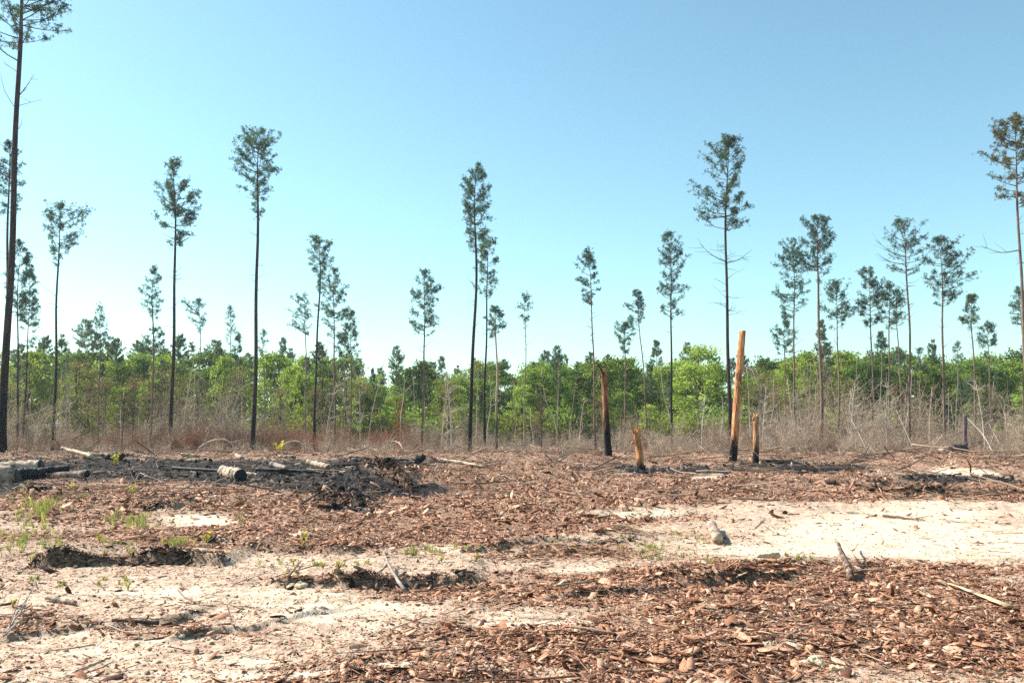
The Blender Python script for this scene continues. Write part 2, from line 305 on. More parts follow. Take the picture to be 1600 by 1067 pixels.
def leaf(name, stops, trans=.35, bright=1.0, rough=.6):
    m = bpy.data.materials.new(name); m.use_nodes = True; t = m.node_tree; t.nodes.clear()
    out = t.nodes.new('ShaderNodeOutputMaterial'); a = attr(t, 'tint'); c = ramp(t, a.outputs['Fac'], stops)
    oi = t.nodes.new('ShaderNodeObjectInfo'); hs = t.nodes.new('ShaderNodeHueSaturation')
    mr = t.nodes.new('ShaderNodeMapRange'); t.links.new(oi.outputs['Random'], mr.inputs[0]); mr.inputs[3].default_value = .8; mr.inputs[4].default_value = 1.2
    mr2 = t.nodes.new('ShaderNodeMapRange'); t.links.new(math_(t, 'FRACT', math_(t, 'MULTIPLY', oi.outputs['Random'], 7.31)), mr2.inputs[0]); mr2.inputs[3].default_value = .485; mr2.inputs[4].default_value = .51
    t.links.new(mr.outputs[0], hs.inputs['Value']); t.links.new(mr2.outputs[0], hs.inputs['Hue']); t.links.new(c, hs.inputs['Color']); c = hs.outputs[0]
    d = t.nodes.new('ShaderNodeBsdfDiffuse'); tr = t.nodes.new('ShaderNodeBsdfTranslucent'); mx = t.nodes.new('ShaderNodeMixShader'); mx.inputs[0].default_value = trans
    t.links.new(c, d.inputs[0]); tc = mixc(t, 1.0, c, (1.5, 1.5, .75), 'MULTIPLY'); t.links.new(tc, tr.inputs[0])
    t.links.new(d.outputs[0], mx.inputs[1]); t.links.new(tr.outputs[0], mx.inputs[2]); t.links.new(mx.outputs[0], out.inputs[0]); M[name] = m; return m
leaf('needles', [(0, (.05, .105, .125)), (.6, (.085, .145, .145)), (.88, (.13, .17, .10)), (1, (.22, .18, .09))], .4)
leaf('needles_far', [(0, (.08, .13, .10)), (.6, (.12, .18, .125)), (1, (.19, .23, .15))], .35)  # pale far crowns, some distance haze put into their colour
leaf('needles_yellowed', [(0, (.03, .05, .04)), (.5, (.07, .09, .045)), (.8, (.16, .12, .05)), (1, (.24, .14, .06))], .25)
leaf('leaf_lime', [(0, (.13, .19, .045)), (.5, (.23, .31, .085)), (1, (.34, .41, .15))], .45)
leaf('leaf_mid', [(0, (.09, .14, .035)), (.5, (.19, .27, .06)), (1, (.31, .38, .10))], .4)
leaf('leaf_dark', [(0, (.05, .09, .03)), (.5, (.095, .15, .045)), (1, (.16, .22, .065))], .35)
leaf('leaf_olive', [(0, (.10, .11, .04)), (.5, (.18, .20, .06)), (1, (.27, .29, .09))], .35)
leaf('leaf_brown', [(0, (.13, .09, .055)), (.5, (.23, .17, .11)), (1, (.33, .26, .16))], .3)
leaf('leaf_rust', [(0, (.22, .05, .03)), (.5, (.36, .10, .055)), (1, (.45, .17, .09))], .3)
leaf('grass', [(0, (.13, .15, .05)), (.5, (.24, .26, .10)), (1, (.46, .38, .20))], .3)
leaf('weed', [(0, (.30, .34, .05)), (.6, (.52, .50, .10)), (1, (.60, .38, .06))], .45)

# ------------------------------------------------------------------ ground sheet
NU, NV = 860, 640
yy = np.concatenate([np.geomspace(3.2, 62, NV - 60), np.geomspace(63.5, 2500, 60)])
sg = np.linspace(-1, 1, NU)
Y = np.repeat(yy[:, None], NU, 1); X = sg[None, :] * (yy[:, None] * .80 + 2.2)
Z = height(X, Y); Z = np.where(Y > 60, Z * np.exp(-(Y - 60) / 20), Z)
S_, B_, C_ = fields(X, Y)
sl_ = np.gradient(Z, axis=0) / np.gradient(Y, axis=0); BANK_SHADE_ = sstep(.35, .9, sl_) * sstep(-.5, .0, noise(X / .5, Y / .5)) * .95  # steep faces turned to the camera get the painted ledge shade
gv = np.stack([X, Y, Z], -1).reshape(-1, 3)
# a coarse apron behind and beside the fine sheet
i = np.arange(len(yy) - 1)[:, None] * NU; j = np.arange(NU - 1)[None, :]
gq = np.stack([i + j, i + j + 1, i + NU + j + 1, i + NU + j], -1).reshape(-1, 4)
ap = np.array([(-2500, -60, -.02), (2500, -60, -.02), (2500, 3.2, -.02), (-2500, 3.2, -.02), (-2500, 2500, -.05), (2500, 2500, -.05)])
n0 = len(gv); k = n0
left = np.arange(len(yy)) * NU; right = left + NU - 1
fv = np.concatenate([gv, ap, np.stack([np.full(len(yy), -2600.), yy, np.zeros(len(yy))], 1), np.stack([np.full(len(yy), 2600.), yy, np.zeros(len(yy))], 1)])
LX = n0 + 6 + np.arange(len(yy)); RX = LX + len(yy)
q2 = np.concatenate([gq, np.stack([LX[:-1], left[:-1], left[1:], LX[1:]], 1), np.stack([right[:-1], RX[:-1], RX[1:], right[1:]], 1), np.array([[n0, n0 + 1, RX[0], right[0]]])])
tri = np.array([[n0, right[0], left[0]], [n0, left[0], LX[0]]])
gm = mesh_from('ground', fv, [q2, tri], [M['ground']], True)
for nme, A in (('sand', S_), ('bark', B_), ('char', C_), ('bank', BANK_SHADE_)):
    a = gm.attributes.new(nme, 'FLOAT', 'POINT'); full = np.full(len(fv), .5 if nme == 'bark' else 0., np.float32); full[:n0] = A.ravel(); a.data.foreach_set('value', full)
ground = tag(link('ground', gm), kind='structure')

HAZE = .00028
hm = bpy.data.materials.new('haze'); hm.use_nodes = True; hm.node_tree.nodes.clear(); ho = hm.node_tree.nodes.new('ShaderNodeOutputMaterial'); pv = hm.node_tree.nodes.new('ShaderNodeVolumePrincipled')
pv.inputs['Color'].default_value = (.86, .93, 1, 1); pv.inputs['Density'].default_value = HAZE; pv.inputs['Anisotropy'].default_value = .2; hm.node_tree.links.new(pv.outputs[0], ho.inputs['Volume'])
if HAZE:
    hv_ = np.array([(x, y, z) for x in (-2700, 2700) for y in (-70, 2600) for z in (-1.5, 30)], float)
    tag(link('haze', mesh_from('haze', hv_, [np.array([(0, 1, 3, 2), (4, 6, 7, 5), (0, 4, 5, 1), (2, 3, 7, 6), (0, 2, 6, 4), (1, 5, 7, 3)])], [hm])), kind='stuff')
# ------------------------------------------------------------------ scatter of ground litter
def proto_coll(name, meshes):
    c = bpy.data.collections.new(name)
    for k, me in enumerate(meshes):
        o = bpy.data.objects.new('%s_%02d' % (name, k), me); c.objects.link(o)
    return c
def scatter(name, P, rot, scl, idx, coll):
    me = bpy.data.meshes.new(name); me.vertices.add(len(P)); me.vertices.foreach_set('co', np.asarray(P, np.float32).ravel())
    for an, ty, D in (('rot', 'FLOAT_VECTOR', rot), ('scl', 'FLOAT_VECTOR', scl)):
        a = me.attributes.new(an, ty, 'POINT'); a.data.foreach_set('vector', np.asarray(D, np.float32).ravel())
    a = me.attributes.new('idx', 'INT', 'POINT'); a.data.foreach_set('value', np.asarray(idx, np.int32))
    o = link(name, me)
    g = bpy.data.node_groups.new('scatter_' + name, 'GeometryNodeTree')
    g.interface.new_socket('Geometry', in_out='INPUT', socket_type='NodeSocketGeometry'); g.interface.new_socket('Geometry', in_out='OUTPUT', socket_type='NodeSocketGeometry')
    gi = g.nodes.new('NodeGroupInput'); go = g.nodes.new('NodeGroupOutput'); ip = g.nodes.new('GeometryNodeInstanceOnPoints')
    ci = g.nodes.new('GeometryNodeCollectionInfo'); ci.inputs[0].default_value = coll; ci.inputs['Separate Children'].default_value = True; ci.inputs['Reset Children'].default_value = True
    def na(nm, ty):
        n = g.nodes.new('GeometryNodeInputNamedAttribute'); n.data_type = ty; n.inputs[0].default_value = nm; return n.outputs[0]
    L = g.links.new
    L(gi.outputs[0], ip.inputs['Points']); L(ci.outputs[0], ip.inputs['Instance']); ip.inputs['Pick Instance'].default_value = True
    L(na('idx', 'INT'), ip.inputs['Instance Index']); L(na('rot', 'FLOAT_VECTOR'), ip.inputs['Rotation']); L(na('scl', 'FLOAT_VECTOR'), ip.inputs['Scale'])
    L(ip.outputs[0], go.inputs[0])
    md = o.modifiers.new('scatter', 'NODES'); md.node_group = g
    tag(o, kind='stuff'); return o
def chip_mesh(seed, mt, name='chip'):
    r = np.random.default_rng(seed); el = r.uniform(.18, .46); n = 8; xs = np.array([-.5, -.22, .12, .42, .5, .2, -.15, -.46]) + r.uniform(-.09, .09, n); ys = np.array([.7, 1, .9, .75, -.6, -1, -.9, -.55]) * el * .5 * r.uniform(.6, 1.25, n)
    curl = r.uniform(-1.3, 1.0); arch = r.uniform(-.5, .5) * (r.uniform() < .5); z = curl * ys * ys + arch * xs * xs; h = r.uniform(.025, .06)
    V = [(a, b, c + h) for a, b, c in zip(xs, ys, z)] + [(a * .97, b * .93, c) for a, b, c in zip(xs, ys, z)] + [(-.18, 0, h + r.uniform(0, .02)), (.18, 0, h + r.uniform(-.01, .03)), (0, 0, 0)]
    A, B, C = 2 * n, 2 * n + 1, 2 * n + 2
    T = [(A, 1, 0), (A, 0, 7), (A, 7, 6), (A, 2, 1), (B, 3, 2), (B, 4, 3), (B, 5, 4), (A, B, 2), (A, 6, B), (B, 6, 5)]
    for k in range(n):
        k2 = (k + 1) % n; T += [(C, n + k, n + k2), (k, k2, n + k2), (k, n + k2, n + k)]
    return mesh_from(name, V, [np.array(T)], [mt])
def stick_mesh(seed, mt, name='stick'):
    r = np.random.default_rng(seed); b = MB(); P = np.array([[t - .5, r.uniform(-.03, .03), r.uniform(-.02, .03)] for t in np.linspace(0, 1, 5)])
    b.tube(P, np.linspace(.016, .008, 5) * r.uniform(.7, 1.3), 4); return b.mesh(name, mt)
def clod_mesh(seed, mt):
    r = np.random.default_rng(seed); ph = (1 + 5 ** .5) / 2
    V = np.array([(-1, ph, 0), (1, ph, 0), (-1, -ph, 0), (1, -ph, 0), (0, -1, ph), (0, 1, ph), (0, -1, -ph), (0, 1, -ph), (ph, 0, -1), (ph, 0, 1), (-ph, 0, -1), (-ph, 0, 1)], float) / 1.9
    T = [(0, 11, 5), (0, 5, 1), (0, 1, 7), (0, 7, 10), (0, 10, 11), (1, 5, 9), (5, 11, 4), (11, 10, 2), (10, 7, 6), (7, 1, 8), (3, 9, 4), (3, 4, 2), (3, 2, 6), (3, 6, 8), (3, 8, 9), (4, 9, 5), (2, 4, 11), (6, 2, 10), (8, 6, 7), (9, 8, 1)]
    V = V * r.uniform(.7, 1.2, (12, 1)) * np.array([.5, .45, .3]); return mesh_from('clod', V, [np.array(T)], [mt])
chips = proto_coll('bark_piece', [chip_mesh(s, M['bark_chip']) for s in range(12)])
cchips = proto_coll('char_piece', [chip_mesh(s + 40, M['char_chip']) for s in range(8)])
sticks = proto_coll('stick_piece', [stick_mesh(s, M['litter_stick']) for s in range(6)])
clods = proto_coll('clod_piece', [clod_mesh(s, M['clod']) for s in range(6)])
def sample(n, y0, y1, power=1.0, spread=.74):
    """ground points with more of them near the camera (density falls as y**-power)"""
    u = rng.uniform(0, 1, n); e = 2 - power
    y = (y0 ** e + u * (y1 ** e - y0 ** e)) ** (1 / e) if abs(e) > 1e-6 else y0 * (y1 / y0) ** u
    x = rng.uniform(-1, 1, n) * (y * spread + 1.0); return x, y
def litter(name, coll, nproto, n, y0, y1, field, size, power=1.3, tilt=.35, lift=.3, spread=.74, thin=1.0, slim=1.0):
    x, y = sample(n, y0, y1, power, spread); f = field(x, y); k = rng.uniform(0, 1, n) < f; x, y, f = x[k], y[k], f[k]; m = len(x)
    s = size(x, y, m); z = height(x, y) + lift * s * rng.uniform(0, .45, m) * np.clip(f, 0, 1)
    rot = np.stack([rng.normal(0, tilt, m), rng.normal(0, tilt, m), rng.uniform(0, 6.283, m)], 1)
    sc_ = np.stack([s * rng.uniform(.7, 1.3, m), s * rng.uniform(.6, 1.25, m) * slim, s * rng.uniform(.6, 1.2, m) * thin], 1)
    return scatter(name, np.stack([x, y, z], 1), rot, sc_, rng.integers(0, nproto, m), coll)
def f_bark(x, y):
    S, B, C = fields(x, y); cl = sstep(-.35, .25, fbm(x + 7, y * .8, .7, 3)); return np.clip(B * (.25 + .85 * cl) + .05 * (1 - S) + .02, 0, 1) * (1 - .88 * C)
def f_char(x, y): return fields(x, y)[2] * .9
def f_sand(x, y):
    S, B, C = fields(x, y); return np.clip(.45 * (1 - B) * (1 - .6 * S) * sstep(-.2, .4, fbm(x, y, .5, 2)) + .03, 0, 1) * (1 - C)
size_n = lambda x, y, m: np.clip(.047 * np.exp(rng.normal(0, .52, m)), .02, .22) * (1 + np.clip((y - 10) / 30, 0, 1.6))
litter('bark_litter', chips, 12, 270000, 4.2, 16, f_bark, size_n, 1.5, .30, thin=.6)
litter('bark_litter', chips, 12, 120000, 16, 44, f_bark, lambda x, y, m: np.clip(.10 * np.exp(rng.normal(0, .45, m)), .06, .4), 1.4, .4)
litter('bark_crumbs', chips, 12, 150000, 4.2, 15, lambda x, y: np.clip(f_bark(x, y) + .12 * (1 - fields(x, y)[0]) + .04, 0, 1), lambda x, y, m: rng.uniform(.018, .05, m), 1.6, .4)
litter('charred_litter', cchips, 8, 70000, 16, 50, f_char, lambda x, y, m: np.clip(.085 * np.exp(rng.normal(0, .6, m)), .04, .45), 1.2, .45, .6)
litter('twig_litter', sticks, 6, 9000, 4.5, 20, lambda x, y: np.clip(.45 * f_bark(x, y) + .12, 0, 1), lambda x, y, m: np.clip(.28 * np.exp(rng.normal(0, .5, m)), .1, .9), 1.4, .12, .2, thin=.55, slim=.55)
litter('twig_litter', sticks, 6, 12000, 20, 52, lambda x, y: .5 * f_bark(x, y) + .25 + .3 * sstep(30, 40, y), lambda x, y, m: np.clip(.7 * np.exp(rng.normal(0, .5, m)), .3, 2.6), 1.2, .16, .3, thin=.55, slim=.55)
simple('root_chip', 30, [(.3, (.5, .5, .5)), (.7, (1.2, 1.2, 1.2))], None, .9, .5, .008, random_stops=[(0, (.018, .012, .010)), (.5, (.075, .042, .03)), (.85, (.19, .11, .075)), (1, (.36, .25, .18))])  # darker copy of the bark chips, ledge shade put into their colour
shadedc = proto_coll('shaded_piece', [chip_mesh(s + 80, M['root_chip']) for s in range(8)])
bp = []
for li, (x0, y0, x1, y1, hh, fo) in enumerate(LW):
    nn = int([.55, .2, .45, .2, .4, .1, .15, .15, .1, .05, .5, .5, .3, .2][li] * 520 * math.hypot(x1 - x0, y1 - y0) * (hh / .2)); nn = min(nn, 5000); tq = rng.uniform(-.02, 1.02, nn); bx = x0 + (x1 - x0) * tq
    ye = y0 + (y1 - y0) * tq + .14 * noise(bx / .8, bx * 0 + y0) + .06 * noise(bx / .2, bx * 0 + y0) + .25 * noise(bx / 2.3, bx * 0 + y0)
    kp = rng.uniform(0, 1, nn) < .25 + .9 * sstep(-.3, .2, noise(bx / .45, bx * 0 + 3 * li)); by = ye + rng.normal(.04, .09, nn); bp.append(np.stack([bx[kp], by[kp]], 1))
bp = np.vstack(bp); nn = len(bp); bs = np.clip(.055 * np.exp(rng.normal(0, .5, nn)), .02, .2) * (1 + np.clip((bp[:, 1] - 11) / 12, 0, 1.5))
scatter('bank_litter', np.stack([bp[:, 0], bp[:, 1], height(bp[:, 0], bp[:, 1]) + bs * .15 * rng.uniform(0, 1, nn)], 1), np.stack([rng.normal(.3, .6, nn), rng.normal(0, .5, nn), rng.uniform(0, 6.28, nn)], 1), np.stack([bs, bs, bs * 1.3], 1), rng.integers(0, 8, nn), shadedc)
litter('crest_sticks', sticks, 6, 2600, 30, 50, lambda x, y: .25 + .6 * sstep(4, 14, x) + .3 * sstep(-.1, .4, noise(x / 3, y / 5)), lambda x, y, m: np.clip(1.0 * np.exp(rng.normal(0, .5, m)), .4, 3.0), 1.0, .3, .35, thin=.6, slim=.6)
litter('sand_clods', clods, 6, 34000, 4.2, 18, f_sand, lambda x, y, m: np.clip(.024 * np.exp(rng.normal(0, .5, m)), .01, .065), 1.6, .5, .0)

# ------------------------------------------------------------------ trees
def tufts(C_, D_, size, nb, width, r):
    """needle tufts: C centres (n,3), D directions, nb blades each -> verts, tris, tint"""
    n = len(C_); rnd = r.normal(0, 1, (n, nb, 3)); rnd /= np.linalg.norm(rnd, axis=2)[..., None]
    d = rnd + .45 * D_[:, None, :] + np.array([0, 0, .15]); d /= np.linalg.norm(d, axis=2)[..., None]
    L = size[:, None] * r.uniform(.55, 1.1, (n, nb)); sd = np.cross(d, r.normal(0, 1, (n, nb, 3))); sd /= np.linalg.norm(sd, axis=2)[..., None] + 1e-9
    wv = sd * (width * size[:, None, None]); c = C_[:, None, :]; mid = c + d * (L * .45)[..., None]
    V = np.stack([c + d * .02, mid + wv, c + d * L[..., None], mid - wv], 2).reshape(-1, 3)
    return V, np.arange(n * nb * 4).reshape(-1, 4)
def pine_meshes(seed, H, r0, cb, hw, dx=(0, 0), dens=1.0, shape='oval', dead=6, big=1.0, asym=None, tsize=.19, gaps=.5, mat_t='trunk_dark', mat_n='needles', sides=9, lowbr=None, nbr=None, blades=14):
    """H height, r0 butt radius, cb crown base height, hw crown half width"""
    r = np.random.default_rng(seed); n = 26; tt = np.linspace(0, 1, n)
    ph = r.uniform(0, 6.3, 3); wb = H * .009
    px = dx[0] * tt + wb * np.sin(tt * 5 + ph[0]) * tt ** .5 + wb * .5 * np.sin(tt * 13 + ph[1]) * tt; py = dx[1] * tt + wb * np.sin(tt * 4.5 + ph[2]) * tt
    px -= (px[-1] - dx[0]) * tt ** 3
    P = np.stack([px, py, tt * H], 1); zc = cb / H
    rad = r0 * (np.where(tt < zc, 1 - .45 * tt / zc, .55 * (1 - (tt - zc) / (1 - zc)) + .02) + .35 * np.exp(-tt * H / .35)); P[0, 2] = -.35
    tb = MB(); tb.tube(P, rad, sides, True, .05, 1.7)
    at = lambda z: np.array([np.interp(z, P[:, 2], P[:, 0]), np.interp(z, P[:, 2], P[:, 1]), z])
    rt = lambda z: np.interp(z, P[:, 2], rad)
    bb = MB(); TC = []; TD = []; TS = []
    CHt = H - cb; nb_ = nbr or int(20 + 9 * CHt)
    prof = {'oval': lambda t: (np.sin(np.pi * min(t * .96 + .04, 1) ** .75) ** .65), 'cone': lambda t: (1 - t) ** .6 * min(1, t * 4 + .5), 'top': lambda t: np.sin(np.pi * t ** 1.25) ** .7 * (.35 + .65 * t ** .6) * 1.25, 'column': lambda t: .85 * (1 - t ** 4) * min(1, .6 + 2 * t)}[shape]
    zs = np.sort(r.uniform(0, 1, nb_)) ** (.85)
    lobe = r.uniform(.35, 1.15, 9)
    for t in zs:
        az = r.uniform(0, 2 * np.pi); k = prof(t) * r.uniform(.55, 1.12) * (.6 + .5 * lobe[int(t * 8.99)])
        if asym: k *= 1 + asym[0] * math.cos(az - asym[1]) * (1 if len(asym) < 3 or t < asym[2] else .2)
        L = max(hw * k, .14 * hw); z = cb + t * CHt * .97; el = r.uniform(.15, .65) + .55 * t ** 3
        p0 = at(z); hd = np.array([math.cos(az), math.sin(az), 0]); up = np.array([0, 0, 1.])
        p1 = p0 + hd * L * .5 + up * L * .5 * math.tan(el) * .6; p2 = p0 + hd * L + up * L * math.tan(el)
        if p2[2] > H * 1.0: p2[2] = H - r.uniform(0, .5)
        cv = curve([p0, p1, p2], 5); br = .012 + .011 * L; bb.tube(cv, np.linspace(br, .008, 5) * big, 3, False)
        if t < .25 and r.uniform() < gaps * .5: continue
        nt_ = max(2, int((3.2 + 6.4 * L) * dens))
        for q in range(nt_):
            s = r.uniform(.40, 1.0) if q else 1.0; b0 = cv[0] + 0; f = s * 4; kk = min(int(f), 3); b0 = cv[kk] + (cv[kk + 1] - cv[kk]) * (f - kk)
            d = (p2 - p0) / np.linalg.norm(p2 - p0) + r.normal(0, .55, 3) + up * .3; d /= np.linalg.norm(d); ll = r.uniform(.12, .42) * (.5 + .35 * L)
            if s == 1.0: ll *= .3
            e = b0 + d * ll; bb.tube(np.array([b0, e]), [.010 * big, .005 * big], 3, False)
            m_ = r.integers(2, 4) if dens > .7 else r.integers(1, 3)
            for _ in range(m_):
                TC.append(b0 + (e - b0) * r.uniform(.55, 1.05) + r.normal(0, .07, 3)); TD.append(d); TS.append(tsize * r.uniform(.7, 1.3))
    for q in range(int(5 * dens) + 2):
        TC.append(at(H - r.uniform(0, .5)) + r.normal(0, .10, 3)); TD.append((0, 0, 1)); TS.append(tsize)
    db = MB()
    for q in range(int(dead * 1.8)):
        z = cb - r.uniform(.05, .55) * min(CHt * 1.4, cb * .8); az = r.uniform(0, 6.28); L = hw * r.uniform(.25, .75); el = r.uniform(-.1, .7); p0 = at(z)
        e = p0 + L * np.array([math.cos(az), math.sin(az), math.tan(el)]); mid = (p0 + e) / 2 + r.normal(0, .06 * L, 3)
        db.tube(curve([p0, mid, e], 5), np.linspace(.018, .006, 5) * big, 3, False)
        if r.uniform() < .5: db.tube(np.array([mid, mid + r.normal(0, .25, 3) * L + [0, 0, .2]]), [.010 * big, .005], 3, False)
    for bz, az, L, el in (lowbr or []):
        p0 = at(bz); e = p0 + L * np.array([math.cos(az), math.sin(az), math.tan(el)]); mid = p0 + (e - p0) * .5 + np.array([0, 0, -.12 * L])
        cv = curve([p0, mid, e], 7); db.tube(cv, np.linspace(.035, .008, 7) * big, 4, False)
        for _ in range(5):
            b0 = cv[r.integers(2, 6)]; db.tube(np.array([b0, b0 + L * .28 * (r.normal(0, .5, 3) + [math.cos(az), math.sin(az), .4])]), [.012 * big, .005], 3, False)
    TC = np.array(TC); TD = np.array(TD, float); TS = np.array(TS)
    V, Q = tufts(TC, TD, TS, blades, .085, r)
    cm = mesh_from('crown', V, [Q], [M[mat_n]])
    nz = np.clip(.5 + .35 * r.normal(0, 1, len(TC)), 0, 1) ; nz = nz * .75 + .25 * r.uniform(0, 1)
    a = cm.attributes.new('tint', 'FLOAT', 'POINT'); a.data.foreach_set('value', np.repeat(nz, blades * 4).astype(np.float32))
    return tb.mesh('trunk', M[mat_t], True), bb.mesh('limbs', M['branch_bark']), cm, (db.mesh('bare_branches', M['branch_bark']) if db.n else None)

PG = 'tall thinned pines left standing in the clearing'
